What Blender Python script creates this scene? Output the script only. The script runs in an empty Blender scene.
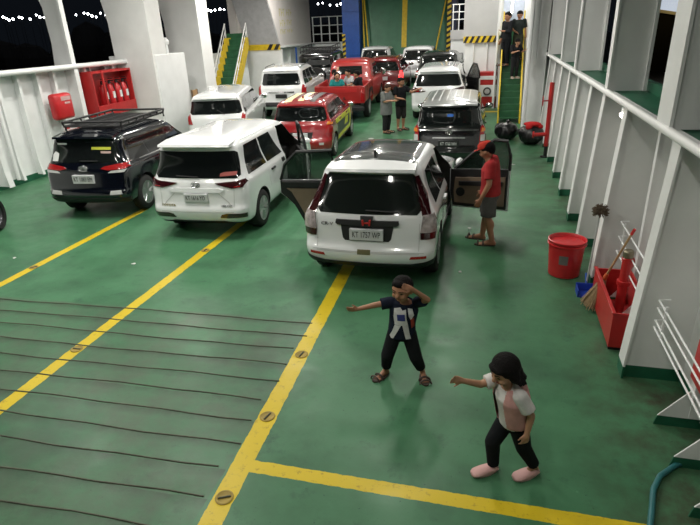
import bpy, bmesh, math, random
from mathutils import Vector, Matrix, Euler
from mathutils.bvhtree import BVHTree
random.seed(7)
C = bpy.context.scene.collection
PI = math.pi
sc = bpy.context.scene

# ------------------------------------------------------------------ materials
def mat(name, col, rough=.5, metal=0., var=.12, scale=6., coat=0., emit=None, estr=0., bump=0., bscale=40., dirt=None, spec=None):
    m = bpy.data.materials.new(name); m.use_nodes = True
    nt = m.node_tree; b = nt.nodes['Principled BSDF']
    b.inputs['Roughness'].default_value = rough; b.inputs['Metallic'].default_value = metal
    b.inputs['Coat Weight'].default_value = coat; b.inputs['Coat Roughness'].default_value = .06
    if spec is not None: b.inputs['Specular IOR Level'].default_value = spec
    tc = nt.nodes.new('ShaderNodeTexCoord')
    nz = nt.nodes.new('ShaderNodeTexNoise'); nz.inputs['Scale'].default_value = scale; nz.inputs['Detail'].default_value = 5
    nt.links.new(tc.outputs['Object'], nz.inputs['Vector'])
    rp = nt.nodes.new('ShaderNodeValToRGB')
    lo = tuple(c * (1 - var) for c in col); hi = tuple(min(1, c * (1 + var * .6)) for c in col)
    rp.color_ramp.elements[0].position = .3; rp.color_ramp.elements[1].position = .7
    rp.color_ramp.elements[0].color = (*lo, 1); rp.color_ramp.elements[1].color = (*hi, 1)
    nt.links.new(nz.outputs['Fac'], rp.inputs['Fac'])
    out = rp.outputs['Color']
    if dirt:                                            # blotches of rust / grime with a shape of their own
        dcol, dpos, dsc = dirt
        n2 = nt.nodes.new('ShaderNodeTexNoise'); n2.inputs['Scale'].default_value = dsc; n2.inputs['Detail'].default_value = 8
        n2.inputs['Roughness'].default_value = .65
        nt.links.new(tc.outputs['Object'], n2.inputs['Vector'])
        r2 = nt.nodes.new('ShaderNodeValToRGB')
        r2.color_ramp.elements[0].position = dpos; r2.color_ramp.elements[1].position = dpos + .12
        r2.color_ramp.elements[0].color = (0, 0, 0, 1); r2.color_ramp.elements[1].color = (1, 1, 1, 1)
        nt.links.new(n2.outputs['Fac'], r2.inputs['Fac'])
        mx = nt.nodes.new('ShaderNodeMix'); mx.data_type = 'RGBA'
        nt.links.new(r2.outputs['Color'], mx.inputs[0]); nt.links.new(out, mx.inputs[6]); mx.inputs[7].default_value = (*dcol, 1)
        out = mx.outputs[2]
    nt.links.new(out, b.inputs['Base Color'])
    if emit:
        b.inputs['Emission Color'].default_value = (*emit, 1); b.inputs['Emission Strength'].default_value = estr
    if bump:
        n3 = nt.nodes.new('ShaderNodeTexNoise'); n3.inputs['Scale'].default_value = bscale; n3.inputs['Detail'].default_value = 4
        nt.links.new(tc.outputs['Object'], n3.inputs['Vector'])
        bp = nt.nodes.new('ShaderNodeBump'); bp.inputs['Strength'].default_value = bump; bp.inputs['Distance'].default_value = .02
        nt.links.new(n3.outputs['Fac'], bp.inputs['Height']); nt.links.new(bp.outputs['Normal'], b.inputs['Normal'])
    return m

WHITE_STEEL = mat('white painted steel', (.76, .76, .75), .45, var=.06, scale=2, dirt=((.30, .22, .15), .70, 3.2))
WHITE_CLEAN = mat('white enamel', (.80, .81, .81), .4, var=.05, scale=3)
GREY_STEEL = mat('pale grey paint', (.50, .50, .50), .5, var=.06, scale=2)
GREEN_STEEL = mat('green ledge paint', (.012, .11, .055), .5, var=.25, scale=5)
GREEN_RAMP = mat('green ramp paint', (.036, .165, .085), .45, var=.15, scale=2.5)
YELLOW = mat('yellow paint', (.72, .50, .02), .5, var=.15, scale=8)
BLACKP = mat('black paint', (.012, .012, .013), .5)
BLUE = mat('blue paint', (.01, .08, .38), .45)
RED = mat('red paint', (.46, .022, .022), .35, var=.12, scale=5)
RED_PLASTIC = mat('red plastic', (.52, .02, .025), .32)
CAR_WHITE = mat('white car paint', (.78, .79, .80), .22, var=.015, coat=1., scale=1)
CAR_NAVY = mat('dark navy car paint', (.003, .004, .008), .12, var=.1, coat=1., scale=1)
CAR_BLACK = mat('black car paint', (.008, .008, .009), .15, var=.1, coat=1., scale=1)
CAR_RED = mat('red car paint', (.30, .012, .016), .22, var=.08, coat=1., scale=1)
CAR_RED2 = mat('bright red car paint', (.36, .022, .02), .28, var=.08, coat=.6, scale=1)
CAR_MAROON = mat('maroon car paint', (.16, .012, .014), .25, var=.1, coat=1., scale=1)
CAR_SILVER = mat('silver car paint', (.36, .37, .37), .28, .55, var=.05, coat=.6, scale=1)
GLASS = mat('dark tinted glass', (.008, .010, .010), .05, var=.1, coat=.3)
RUBBER = mat('tyre rubber', (.012, .012, .012), .8, bump=.3)
ALLOY = mat('alloy rim', (.42, .42, .43), .3, .8)
STEELRIM = mat('dark rim', (.10, .10, .11), .4, .6)
TRIM_BLACK = mat('black plastic trim', (.012, .012, .013), .55)
DARK_INT = mat('dark interior cloth', (.03, .028, .026), .85)
BEIGE_INT = mat('beige door trim', (.22, .16, .11), .7)
TAIL_RED = mat('tail lamp red', (.35, .010, .012), .15, coat=1.)
TAIL_DARK = mat('tail lamp smoked red', (.035, .004, .006), .12, coat=1.)
TAIL_CLEAR = mat('clear lamp lens', (.55, .55, .54), .12, coat=1.)
TAIL_ON = mat('lit tail lamp', (.5, .02, .02), .3, emit=(1, .05, .05), estr=2.2)
ORANGE_L = mat('amber lens', (.6, .18, .02), .2, coat=1.)
CHROME = mat('chrome', (.62, .62, .62), .12, .95)
PLATE_W = mat('white number plate', (.62, .62, .64), .4)
PLATE_B = mat('black number plate', (.02, .02, .02), .4)
INK_B = mat('black ink', (.01, .01, .01), .6)
INK_W = mat('white ink', (.75, .75, .75), .5)
INK_R = mat('red ink', (.55, .03, .03), .4)
INK_Y = mat('lime yellow ink', (.60, .62, .06), .5)
CREAM = mat('cream vinyl', (.72, .66, .34), .4)
DGREY = mat('dark grey vinyl', (.05, .05, .052), .4)
SKIN = mat('brown skin', (.36, .17, .095), .55, var=.06)
SKIN2 = mat('light brown skin', (.42, .22, .13), .55, var=.06)
HAIR = mat('black hair', (.006, .005, .005), .85, bump=.6, bscale=60, spec=.15)
EYE = mat('dark eye', (.01, .008, .008), .2)
LIP = mat('lip', (.30, .09, .07), .5)
CLOTH = {}
def cloth(name, col):
    if name not in CLOTH: CLOTH[name] = mat(name + ' cloth', col, .9, var=.15, scale=14, bump=.25, bscale=120, spec=.15)
    return CLOTH[name]
WOOD = mat('pale wood handle', (.40, .24, .11), .6)
STRAW = mat('straw bristle', (.42, .30, .17), .9, var=.3, scale=30)
BAG = mat('black bin bag', (.008, .008, .009), .28, bump=1., bscale=9)
HOSE_M = mat('teal hose', (.02, .14, .15), .45)
LAMP = mat('lit lamp tube', (.9, .9, .85), .4, emit=(1, .95, .84), estr=14)
SHORE = mat('shore light', (.9, .9, .9), .5, emit=(.95, .97, 1.), estr=22)
SHORE_Y = mat('yellow shore light', (.9, .8, .4), .5, emit=(1, .75, .25), estr=3)
DARKLAND = mat('night shore', (.003, .003, .004), 1.)

# ------------------------------------------------------------------ mesh helpers
def link(name, me, m=None, parent=None, smooth=None):
    o = bpy.data.objects.new(name, me); C.objects.link(o)
    if m is not None:
        me.materials.clear(); me.materials.append(m)
    if parent is not None: o.parent = parent
    if smooth is not None:
        me.shade_smooth()
        me.set_sharp_from_angle(angle=math.radians(smooth))
    return o
def obj(name, bm, m, parent=None, smooth=None, keep=False):
    bm.normal_update()
    me = bpy.data.meshes.new(name); bm.to_mesh(me)
    if not keep: bm.free()
    return link(name, me, m, parent, smooth)
def tag(o, label, cat, group=None, kind=None):
    o['label'] = label; o['category'] = cat
    if group: o['group'] = group
    if kind: o['kind'] = kind
    return o
def thing(name, label, cat, loc=(0, 0, 0), rz=0, group=None):
    o = bpy.data.objects.new(name, None); C.objects.link(o); o.empty_display_size = .2
    o.location = loc; o.rotation_euler = (0, 0, rz)
    return tag(o, label, cat, group)
def struct(name, bm, m, parent=None, smooth=None):
    o = obj(name, bm, m, parent, smooth)
    if parent is None: o['kind'] = 'structure'
    return o
def box(bm, x0, x1, y0, y1, z0, z1, bevel=0):
    vs = [bm.verts.new((x, y, z)) for z in (z0, z1) for x, y in ((x0, y0), (x1, y0), (x1, y1), (x0, y1))]
    fs = [(3, 2, 1, 0), (4, 5, 6, 7), (0, 1, 5, 4), (1, 2, 6, 5), (2, 3, 7, 6), (3, 0, 4, 7)]
    faces = [bm.faces.new([vs[i] for i in f]) for f in fs]
    if bevel:
        es = list({e for f in faces for e in f.edges})
        bmesh.ops.bevel(bm, geom=es, offset=bevel, segments=2, affect='EDGES', profile=.5)
    return bm
def prism(bm, poly, axis, a, b):
    """closed polygon of 2-D points extruded along an axis from a to b"""
    def P(u, v, w):
        return {'x': (w, u, v), 'y': (u, w, v), 'z': (u, v, w)}[axis]
    A = [bm.verts.new(P(u, v, a)) for u, v in poly]; B = [bm.verts.new(P(u, v, b)) for u, v in poly]
    n = len(poly); fs = [bm.faces.new(A), bm.faces.new(B[::-1])]
    for i in range(n): fs.append(bm.faces.new((A[(i + 1) % n], A[i], B[i], B[(i + 1) % n])))
    bmesh.ops.recalc_face_normals(bm, faces=fs)
    return bm
def frame_of(d):
    d = d.normalized(); u = Vector((0, 0, 1)) if abs(d.z) < .9 else Vector((1, 0, 0))
    s = d.cross(u).normalized(); return s, s.cross(d).normalized()
def tube(bm, pts, r, n=8, r1=None):
    pts = [Vector(p) for p in pts]; rings = []
    for i, p in enumerate(pts):
        d = (pts[min(i + 1, len(pts) - 1)] - pts[max(i - 1, 0)])
        s, t = frame_of(d); rr = r if r1 is None else r + (r1 - r) * i / (len(pts) - 1)
        if i and rings:
            pass
        rings.append([bm.verts.new(p + (s * math.cos(2 * PI * k / n) + t * math.sin(2 * PI * k / n)) * rr) for k in range(n)])
    for a, b in zip(rings, rings[1:]):
        for k in range(n): bm.faces.new((a[k], a[(k + 1) % n], b[(k + 1) % n], b[k]))
    bm.faces.new(rings[0][::-1]); bm.faces.new(rings[-1])
    bmesh.ops.recalc_face_normals(bm, faces=bm.faces[:])
    return bm
def lathe(bm, prof, n=24, axis='z', cx=0, cy=0, cz=0):
    rings = []
    for r, h in prof:
        if r < 1e-5: r = 1e-4
        ring = []
        for k in range(n):
            a = 2 * PI * k / n; c, s = r * math.cos(a), r * math.sin(a)
            ring.append(bm.verts.new({'z': (cx + c, cy + s, cz + h), 'x': (cx + h, cy + c, cz + s), 'y': (cx + c, cy + h, cz + s)}[axis]))
        rings.append(ring)
    fs = []
    for a, b in zip(rings, rings[1:]):
        for k in range(n): fs.append(bm.faces.new((a[k], a[(k + 1) % n], b[(k + 1) % n], b[k])))
    fs.append(bm.faces.new(rings[0])); fs.append(bm.faces.new(rings[-1]))
    bmesh.ops.recalc_face_normals(bm, faces=fs)
    return bm
def ball(bm, c, r, seg=12, rot=None):
    r = r if hasattr(r, '__len__') else (r, r, r)
    M = Matrix.Translation(c) @ (rot.to_matrix().to_4x4() if rot else Matrix()) @ Matrix.Diagonal((*r, 1))
    bmesh.ops.create_uvsphere(bm, u_segments=seg, v_segments=max(6, seg * 2 // 3), radius=1, matrix=M)
    return bm
def NB(): return bmesh.new()
SLOPE = .05
def fz(y): return max(0., (y - 16.) * SLOPE)            # the deck rises towards the bow ramp
def text_mesh(name, s, size, m, parent, loc, rot, align='CENTER', ext=.002, sx=1.):
    cu = bpy.data.curves.new(name, 'FONT'); cu.body = s; cu.size = size; cu.extrude = ext
    cu.align_x = align; cu.align_y = 'CENTER'; cu.resolution_u = 2
    t = bpy.data.objects.new(name, cu); C.objects.link(t)
    dg = bpy.context.evaluated_depsgraph_get()
    me = bpy.data.meshes.new_from_object(t.evaluated_get(dg))
    bpy.data.objects.remove(t)
    for v in me.vertices: v.co.x *= sx
    o = link(name, me, m, parent)
    o.location = loc; o.rotation_euler = rot
    return o
def dupe(root, loc=None, rz=None, label=None, group=None):
    r = root.copy(); C.objects.link(r)
    if loc is not None: r.location = loc
    if rz is not None: r.rotation_euler = (0, 0, rz)
    if label: r['label'] = label
    if group: r['group'] = group
    for ch in list(root.children):
        c = ch.copy(); C.objects.link(c); c.parent = r
        for g in list(ch.children):
            d = g.copy(); C.objects.link(d); d.parent = c
    return r

# ------------------------------------------------------------------ camera (3.4 m above the deck, phone lens, tilted down)
CAM_R = ((0.9684336207645705, -0.06302945898852916, 0.24117132804800256), (0.2462718050821014, 0.3915721700805412, -0.886578498295565), (-0.03855541718653037, 0.9179861234888189, 0.39473403310019206))
cam = bpy.data.cameras.new('camera'); co = bpy.data.objects.new('camera', cam); C.objects.link(co)
cam.sensor_width = 36; cam.lens = 540 / 700 * 36; cam.clip_end = 500; cam.clip_start = .05
co.matrix_world = Matrix.Translation((0, 0, 3.4)) @ Matrix(CAM_R).to_4x4()
sc.camera = co
sc.view_settings.view_transform = 'Standard'; sc.view_settings.look = 'None'
sc.view_settings.gamma = 1; sc.view_settings.use_curve_mapping = False
sc.view_settings.exposure = 0.0

# ------------------------------------------------------------------ deck floor with painted lane lines
def floor_material():
    m = bpy.data.materials.new('green deck paint'); m.use_nodes = True
    nt = m.node_tree; N = nt.nodes; L = nt.links; b = N['Principled BSDF']; b.inputs['Specular IOR Level'].default_value = .20
    geo = N.new('ShaderNodeTexCoord'); sep = N.new('ShaderNodeSeparateXYZ'); L.new(geo.outputs['Object'], sep.inputs[0])
    def math_(op, a, b_=None, c=None):
        n = N.new('ShaderNodeMath'); n.operation = op
        for i, v in enumerate((a, b_, c)):
            if v is None: continue
            if isinstance(v, (int, float)): n.inputs[i].default_value = v
            else: L.new(v, n.inputs[i])
        return n.outputs[0]
    def noise(scale, detail=6, rough=.6, vec=None):
        n = N.new('ShaderNodeTexNoise'); n.inputs['Scale'].default_value = scale; n.inputs['Detail'].default_value = detail
        n.inputs['Roughness'].default_value = rough; L.new(vec or geo.outputs['Object'], n.inputs['Vector']); return n.outputs['Fac']
    def ramp(f, p0, p1, c0=(0, 0, 0), c1=(1, 1, 1)):
        r = N.new('ShaderNodeValToRGB'); r.color_ramp.elements[0].position = p0; r.color_ramp.elements[1].position = p1
        r.color_ramp.elements[0].color = (*c0, 1); r.color_ramp.elements[1].color = (*c1, 1); L.new(f, r.inputs[0]); return r.outputs[0]
    def mix(f, a, c):
        n = N.new('ShaderNodeMix'); n.data_type = 'RGBA'; L.new(f, n.inputs[0])
        for i, v in ((6, a), (7, c)):
            if isinstance(v, tuple): n.inputs[i].default_value = (*v, 1)
            else: L.new(v, n.inputs[i])
        return n.outputs[2]
    x, y = sep.outputs[0], sep.outputs[1]
    wob = math_('MULTIPLY', math_('SUBTRACT', noise(7, 3), .5), .035)
    xw = math_('ADD', x, wob); yw = math_('ADD', y, wob)
    def band(v, lo, hi): return math_('MULTIPLY', math_('GREATER_THAN', v, lo), math_('LESS_THAN', v, hi))
    mask = None
    for lo, hi, y0, y1, sk in ((-1.985, -1.80, -3, 9.0, .036), (-4.765, -4.605, -3, 10.2, 0.), (-7.30, -7.15, -3, 9.8, 0.)):
        k = math_('MULTIPLY', band(math_('ADD', xw, math_('MULTIPLY', math_('SUBTRACT', y, 2.6), sk)), lo, hi), band(y, y0, y1)); mask = k if mask is None else math_('MAXIMUM', mask, k)
    k = math_('MULTIPLY', band(xw, -1.93, 1.33), band(yw, 3.15, 3.285)); mask = math_('MAXIMUM', mask, k)
    k = math_('MULTIPLY', band(xw, -.6, .9), band(yw, 22.0, 22.25)); mask = math_('MAXIMUM', mask, k)
    wear = ramp(noise(14, 8, .7), .56, .70)                      # chips and worn places in the yellow paint
    dirt = ramp(noise(1.1, 7, .62), .42, .72)
    green = mix(dirt, (.060, .175, .088), (.040, .118, .059))
    speck = ramp(noise(30, 3, .7), .66, .72)
    green = mix(speck, green, (.020, .060, .042))
    stain = ramp(noise(2.4, 9, .75), .56, .70)
    green = mix(math_('MULTIPLY', stain, .62), green, (.022, .058, .040))
    # brown grime near the right-hand frames
    near = math_('MULTIPLY', ramp(x, .0, 1.0), 1.0)
    edge = N.new('ShaderNodeMapRange'); L.new(x, edge.inputs[0]); edge.inputs[1].default_value = .75; edge.inputs[2].default_value = 1.7
    rust = math_('MULTIPLY', edge.outputs[0], ramp(noise(2.2, 8, .7), .40, .66))
    green = mix(rust, green, (.050, .040, .026))
    # worn patch, with painted ridge shade, where the anti-slip ridges are welded on
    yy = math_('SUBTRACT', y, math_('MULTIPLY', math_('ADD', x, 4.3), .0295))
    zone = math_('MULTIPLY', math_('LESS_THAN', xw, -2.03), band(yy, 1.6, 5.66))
    scuff = ramp(noise(1.7, 9, .7), .36, .70)
    green = mix(math_('MULTIPLY', math_('MULTIPLY', zone, scuff), .85), green, (.080, .098, .070))
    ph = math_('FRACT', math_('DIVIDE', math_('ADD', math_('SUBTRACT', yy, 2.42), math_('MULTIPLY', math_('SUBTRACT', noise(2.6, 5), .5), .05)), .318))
    ridge_shade = math_('MULTIPLY', math_('MULTIPLY', zone, ramp(ph, .66, 1.0)), ramp(noise(3.1, 6, .7), .25, .65))  # shade on each ridge's near side painted into the colour, broken by noise
    green = mix(math_('MULTIPLY', ridge_shade, .8), green, (.030, .042, .030))
    tyre = ramp(noise(.55, 6, .6), .50, .66)
    green = mix(math_('MULTIPLY', tyre, .35), green, (.030, .075, .046))
    yel = mix(math_('MULTIPLY', wear, .8), (.58, .43, .018), (.24, .17, .025))
    col = mix(mask, green, yel)
    L.new(col, b.inputs['Base Color'])
    rg = ramp(noise(2.3, 6), .3, .7, (.30, .30, .30), (.48, .48, .48)); L.new(rg, b.inputs['Roughness'])
    bp = N.new('ShaderNodeBump'); bp.inputs['Strength'].default_value = .25; bp.inputs['Distance'].default_value = .01
    L.new(noise(5, 5), bp.inputs['Height']); L.new(bp.outputs[0], b.inputs['Normal'])
    return m
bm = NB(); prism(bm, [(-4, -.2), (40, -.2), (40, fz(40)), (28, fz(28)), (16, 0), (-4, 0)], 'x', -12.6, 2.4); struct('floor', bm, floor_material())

# weld-bead anti-slip ridges across the deck
RIDGE = mat('dark worn ridge', (.085, .090, .062), .8, var=.4, scale=3)
n_trim = 0
def trim(bm, m, smooth=None):
    global n_trim; n_trim += 1
    return struct('trim_%d' % n_trim, bm, m, None, smooth)
for i, yy in enumerate((5.60, 5.29, 4.98, 4.66, 4.34, 4.03, 3.71, 3.39, 3.08, 2.75, 2.42)):
    bm = NB(); pts = []
    for k in range(24):
        xx = -9.6 + (7.53 + .04 * math.sin(i * 2.1)) * k / 23
        pts.append((xx, yy + .0295 * (xx + 4.3) + .012 * math.sin(k * .5 + i) + .008 * math.sin(k * 1.7 + i * 3), .001))
    tube(bm, pts, .009, 6); trim(bm, RIDGE)

# ------------------------------------------------------------------ right wall
RX = 2.0
bm = NB()
box(bm, RX, RX + .08, -3, 40, 0, 2.44)
struct('wall_right', bm, WHITE_STEEL)
def lean(z): return 1.435 + .052 * z
def web_frame(y, green=True):
    bm = NB()
    # web plate, then the flange that faces inboard
    prism(bm, [(lean(0) + .02, .14), (RX, .14), (RX, 2.44), (lean(2.44) + .02, 2.44)], 'y', y, y + .018)
    prism(bm, [(lean(0), .14), (lean(0) + .02, .14), (lean(2.44) + .02, 2.44), (lean(2.44), 2.44)], 'y', y - .045, y + .17)
    trim(bm, WHITE_STEEL)
    bm = NB()
    prism(bm, [(lean(0) + .02, 0), (RX, 0), (RX, .14), (lean(0) + .02, .14)], 'y', y, y + .018)
    prism(bm, [(lean(0), 0), (lean(0) + .02, 0), (lean(0) + .02, .14), (lean(0), .14)], 'y', y - .045, y + .17)
    trim(bm, GREEN_STEEL)
def stiffener(y):
    bm = NB()
    box(bm, 1.84, RX, y, y + .012, .12, 2.44); box(bm, 1.83, 1.842, y - .02, y + .07, .3, 2.44)
    prism(bm, [(1.60, .10), (RX, .10), (RX, .52), (1.84, .42)], 'y', y + .02, y + .032)
    trim(bm, WHITE_STEEL)
    bm = NB(); prism(bm, [(1.58, 0), (RX, 0), (RX, .10), (1.60, .10)], 'y', y + .02, y + .034); trim(bm, GREEN_STEEL)
FR = [2.3, 5.20, 7.38, 8.9, 10.2, 11.85, 13.35, 15.0, 16.8, 18.6]
for f in FR: web_frame(f)
for y in (4.45, 3.92, 3.40, 2.85): stiffener(y)
for f, g in zip(FR[1:], FR[2:]):
    n = 3 if f < 7 else 1
    for k in range(1, n + 1): stiffener(f + (g - f) * k / (n + 1))
# green waterway strip at the foot of the plating
bm = NB(); box(bm, RX - .02, RX, -3, 40, 0, .13); trim(bm, GREEN_STEEL)
# handrail pipe, green ledge and coaming
RAILX, RAILZ = 1.50, 2.475
bm = NB(); tube(bm, [(RAILX, y, RAILZ) for y in (-2, 6, 14, 22.6)], .042, 12); trim(bm, WHITE_STEEL, 60)
bm = NB(); box(bm, RAILX + .02, 2.10, -3, 40, 2.44, 2.47); box(bm, 2.02, 2.10, -3, 40, 2.47, 2.60); trim(bm, GREEN_STEEL)
bm = NB(); box(bm, RAILX + .0, RAILX + .09, -3, 40, 2.472, 2.49); trim(bm, WHITE_STEEL)
def deck_post(y, d=.46, h=6.2, fw=.17):
    bm = NB(); x0 = 1.50
    box(bm, x0 + .02, x0 + d, y, y + .02, 2.49, h)
    box(bm, x0 - .01, x0 + .02, y - .02, y - .02 + fw, 2.49, h)
    box(bm, x0 + d - .02, x0 + d + .02, y - .05, y + .09, 2.49, h)
    trim(bm, GREY_STEEL if False else WHITE_STEEL)
for y, fw in ((2.2, .4), (5.36, .42), (8.45, .2), (12.1, .17), (14.8, .17), (18.6, .17), (21.5, .17)): deck_post(y, fw=fw)
# lashing eyes welded on the green ledge
eye0 = None
for y, lab in ((6.75, 'green steel lashing eye on the ledge between the two nearest wall posts'),
               (10.1, 'green steel lashing eye on the ledge under the second wall opening'),
               (13.6, 'small green lashing eye on the ledge under the third wall opening')):
    if eye0 is None:
        eye0 = thing('lashing_eye', lab, 'lashing eye', (1.86, y, 2.47))
        bm = NB(); box(bm, -.06, .06, -.09, .09, 0, .02, .004); obj('base_plate', bm, GREEN_STEEL, eye0)
        bm = NB(); tube(bm, [(0, .06 * math.cos(a), .015 + .10 * math.sin(a)) for a in [PI * k / 10 for k in range(11)]], .016, 8); obj('ring', bm, GREEN_STEEL, eye0, 60)
    else: dupe(eye0, (1.86, y, 2.47), 0, lab)
# lit bulkhead lamp below the handrail
t = thing('bulkhead_lamp', 'lit white bulkhead lamp glowing under the right handrail', 'lamp', (1.60, 7.62, 2.28))
bm = NB(); box(bm, -.03, .05, -.11, .11, -.01, .09, .01); obj('lamp_housing', bm, WHITE_CLEAN, t)
bm = NB(); lathe(bm, [(.0, -.085), (.03, -.08), (.036, 0), (.03, .08), (.0, .085)], 16, 'y', -.02, 0, .0); obj('lamp_lens', bm, LAMP, t, 60)

# ------------------------------------------------------------------ left wall
LX = -12.0
bm = NB(); box(bm, LX - .08, LX, -3, 40, 0, 2.70); struct('wall_left', bm, WHITE_CLEAN)
bm = NB(); tube(bm, [(-11.62, y, 2.76) for y in (-2, 8, 16.2)], .07, 12); box(bm, -12.05, -11.62, -3, 16.2, 2.70, 2.73); trim(bm, WHITE_CLEAN, 40)
def left_frame(y, x1=-11.62, w=.16):
    bm = NB(); prism(bm, [(LX, .12), (x1 + .05, .12), (x1, .5), (x1, 2.7), (LX, 2.7)], 'y', y, y + .02)
    prism(bm, [(x1 + .05, .12), (x1 + .07, .12), (x1 + .02, .5), (x1 + .02, 2.7), (x1, 2.7), (x1, .5)], 'y', y - w / 2, y + w / 2)
    trim(bm, WHITE_CLEAN)
for y in (7.6, 10.65, 13.85): left_frame(y)
for y in (8.4, 9.1, 9.8, 11.3, 11.95, 12.6, 13.2, 14.7, 15.4): left_frame(y, -11.83, .08)
for y in (18.9, 22.0, 24.5, 27.0, 29.5, 32.0): left_frame(y, -11.8, .10)
bm = NB(); box(bm, LX, LX + .02, -3, 40, 0, .16); trim(bm, GREEN_STEEL)
bm = NB(); tube(bm, [(-11.72, 9.0, 2.50), (-11.72, 10.9, 2.50), (-11.72, 11.02, 2.44), (-11.72, 11.05, 2.3), (-11.72, 11.05, .2)], .045, 10); trim(bm, WHITE_CLEAN, 60)
# upper posts with curved brackets
def left_post(y, w=.5):
    bm = NB()
    pts = [(-12.2 - .10, 2.7), (-11.72, 2.7), (-11.72, 6.2), (-12.6, 6.2), (-12.45, 4.9), (-12.25, 4.3), (-12.22, 3.4)]
    prism(bm, pts, 'y', y, y + .02); box(bm, -11.72, -11.64, y - .06, y + .10, 0.3, 6.2); trim(bm, WHITE_CLEAN)
left_post(13.85); left_post(8.9)
# big casing columns
def column(y0, y1, x0=-12.5, x1=-10.6):
    bm = NB(); prism(bm, [(x0 + .55, 0), (x1, 0), (x1, 6.2), (x0 + .2, 6.2), (x0 + .38, 4.6), (x0 + .5, 3.9)], 'y', y0, y1)
    trim(bm, WHITE_STEEL)
column(16.2, 17.0); column(19.4, 20.2)
bm = NB(); box(bm, -12.3, -10.58, 16.3, 18.1, 0, 2.92, .02); trim(bm, WHITE_CLEAN)
t = thing('junction_box', 'small white valve fitting standing on the left casing plinth', 'valve', (-10.75, 17.3, 2.92))
bm = NB(); tube(bm, [(0, 0, 0), (0, 0, .5)], .06, 10); obj('pipe', bm, WHITE_CLEAN, t, 60)
bm = NB(); lathe(bm, [(.09, .28), (.11, .32), (.11, .4), (.09, .44)], 14); obj('flange', bm, WHITE_CLEAN, t, 60)
bm = NB(); tube(bm, [(-10.72, 16.93, 2.92), (-10.72, 16.93, 6.0)], .05, 8); trim(bm, WHITE_CLEAN, 60)
# brown board beside the plinth
t = thing('notice_board', 'narrow brown board standing against the white casing behind the navy car', 'board', (-10.50, 18.25, .9))
bm = NB(); box(bm, -.02, .03, -.16, .16, -.9, .75, .006); obj('board', bm, WOOD, t)
bm = NB(); box(bm, -.03, .04, -.19, -.16, -.9, .77); box(bm, -.03, .04, .16, .19, -.9, .77); obj('board_frame', bm, mat('dull brown', (.16, .10, .05), .7), t)

# ------------------------------------------------------------------ forward end: ramp, towers, housings, upper wall
RY = 34.0
bm = NB()
prism(bm, [(RY, .05), (RY + .3, .05), (RY + 1.5, 7), (RY + 1.2, 7)], 'x', -8.0, -2.95)
t = thing('bow_ramp', 'raised green steel bow ramp closing the far end of the deck', 'ramp', (0, 0, 0))
obj('ramp_plate', bm, GREEN_RAMP, t)
def ry(z): return RY + (z - .05) * 1.2 / 6.95
bm = NB(); prism(bm, [(ry(2.35) - .012, 2.35), (ry(2.35) + .02, 2.35), (ry(7) + .02, 7), (ry(7) - .012, 7)], 'x', -5.62, -5.32); obj('painted_stripe', bm, YELLOW, t)
for xx in (-7.2, -6.3, -4.3, -3.6):
    bm = NB(); prism(bm, [(ry(.2) - .006, .2), (ry(.2) + .02, .2), (ry(7) + .02, 7), (ry(7) - .006, 7)], 'x', xx, xx + .05); obj('seam', bm, GREEN_RAMP, t)
for i, (p, q, lab) in enumerate((((-7.75, 33.9, 1.5), (-7.93, 34.4, 5.2), 'yellow ramp stay on the left edge of the green ramp'),
                            ((-7.45, 33.85, 1.5), (-7.86, 34.5, 5.2), 'second yellow ramp stay inboard of the left one'),
                            ((-3.65, 33.85, 1.5), (-2.98, 34.5, 5.2), 'slanting yellow stay on the right edge of the ramp'))):
    bm = NB(); tube(bm, [p, [(a + b) / 2 for a, b in zip(p, q)], q], .045, 8); tag(obj('ramp_stay', bm, YELLOW, None, 60), lab, 'ramp stay')
def hazard(bmY, bmB, x0, x1, z0, z1, y, n=None, horiz=True, d=.012):
    """yellow board with slanted black bars, on a face looking towards -Y"""
    box(bmY, x0, x1, y - d, y, z0, z1)
    w, h = x1 - x0, z1 - z0
    if horiz:
        n = n or max(2, round(w / (h * 1.1))); s = w / n
        for k in range(n):
            a = x0 + s * k; prism(bmB, [(a, z0), (a + s * .48, z0), (min(a + s * .98, x1), z1), (a + s * .5, z1)], 'y', y - d - .004, y - d + .002)
    else:
        n = n or max(2, round(h / (w * 1.3))); s = h / n
        for k in range(n):
            a = z0 + s * k; prism(bmB, [(x0, a), (x1, a + s * .35), (x1, a + s * .85), (x0, a + s * .5)], 'y', y - d - .004, y - d + .002)
# blue ramp towers
t = thing('ramp_tower', 'bright blue steel tower left of the green ramp', 'tower', (-8.5, RY - .3, 0))
bm = NB(); box(bm, -.52, .5, 0, .9, 0, 7); obj('tower_body', bm, BLUE, t)
for z in (1.2, 2.0, 2.8, 3.6, 4.4, 5.2):
    bm = NB(); box(bm, -.38, .44, -.05, 0, z, z + .09); obj('rib', bm, BLUE, t)
a, b = NB(), NB(); hazard(a, b, -.56, -.36, .8, 3.2, -.01, None, False); obj('hazard_board', a, YELLOW, t); obj('hazard_bar', b, BLACKP, t)
t = thing('ramp_tower', 'dark tower with a hazard striped edge right of the green ramp', 'tower', (-2.5, RY - .3, 0))
bm = NB(); box(bm, -.40, .12, 0, .9, 0, 7); obj('tower_body', bm, mat('dark navy paint', (.012, .02, .06), .5), t)
a, b = NB(), NB(); hazard(a, b, -.40, -.18, .4, 7, -.01, None, False); obj('hazard_board', a, YELLOW, t); obj('hazard_bar', b, BLACKP, t)
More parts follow.
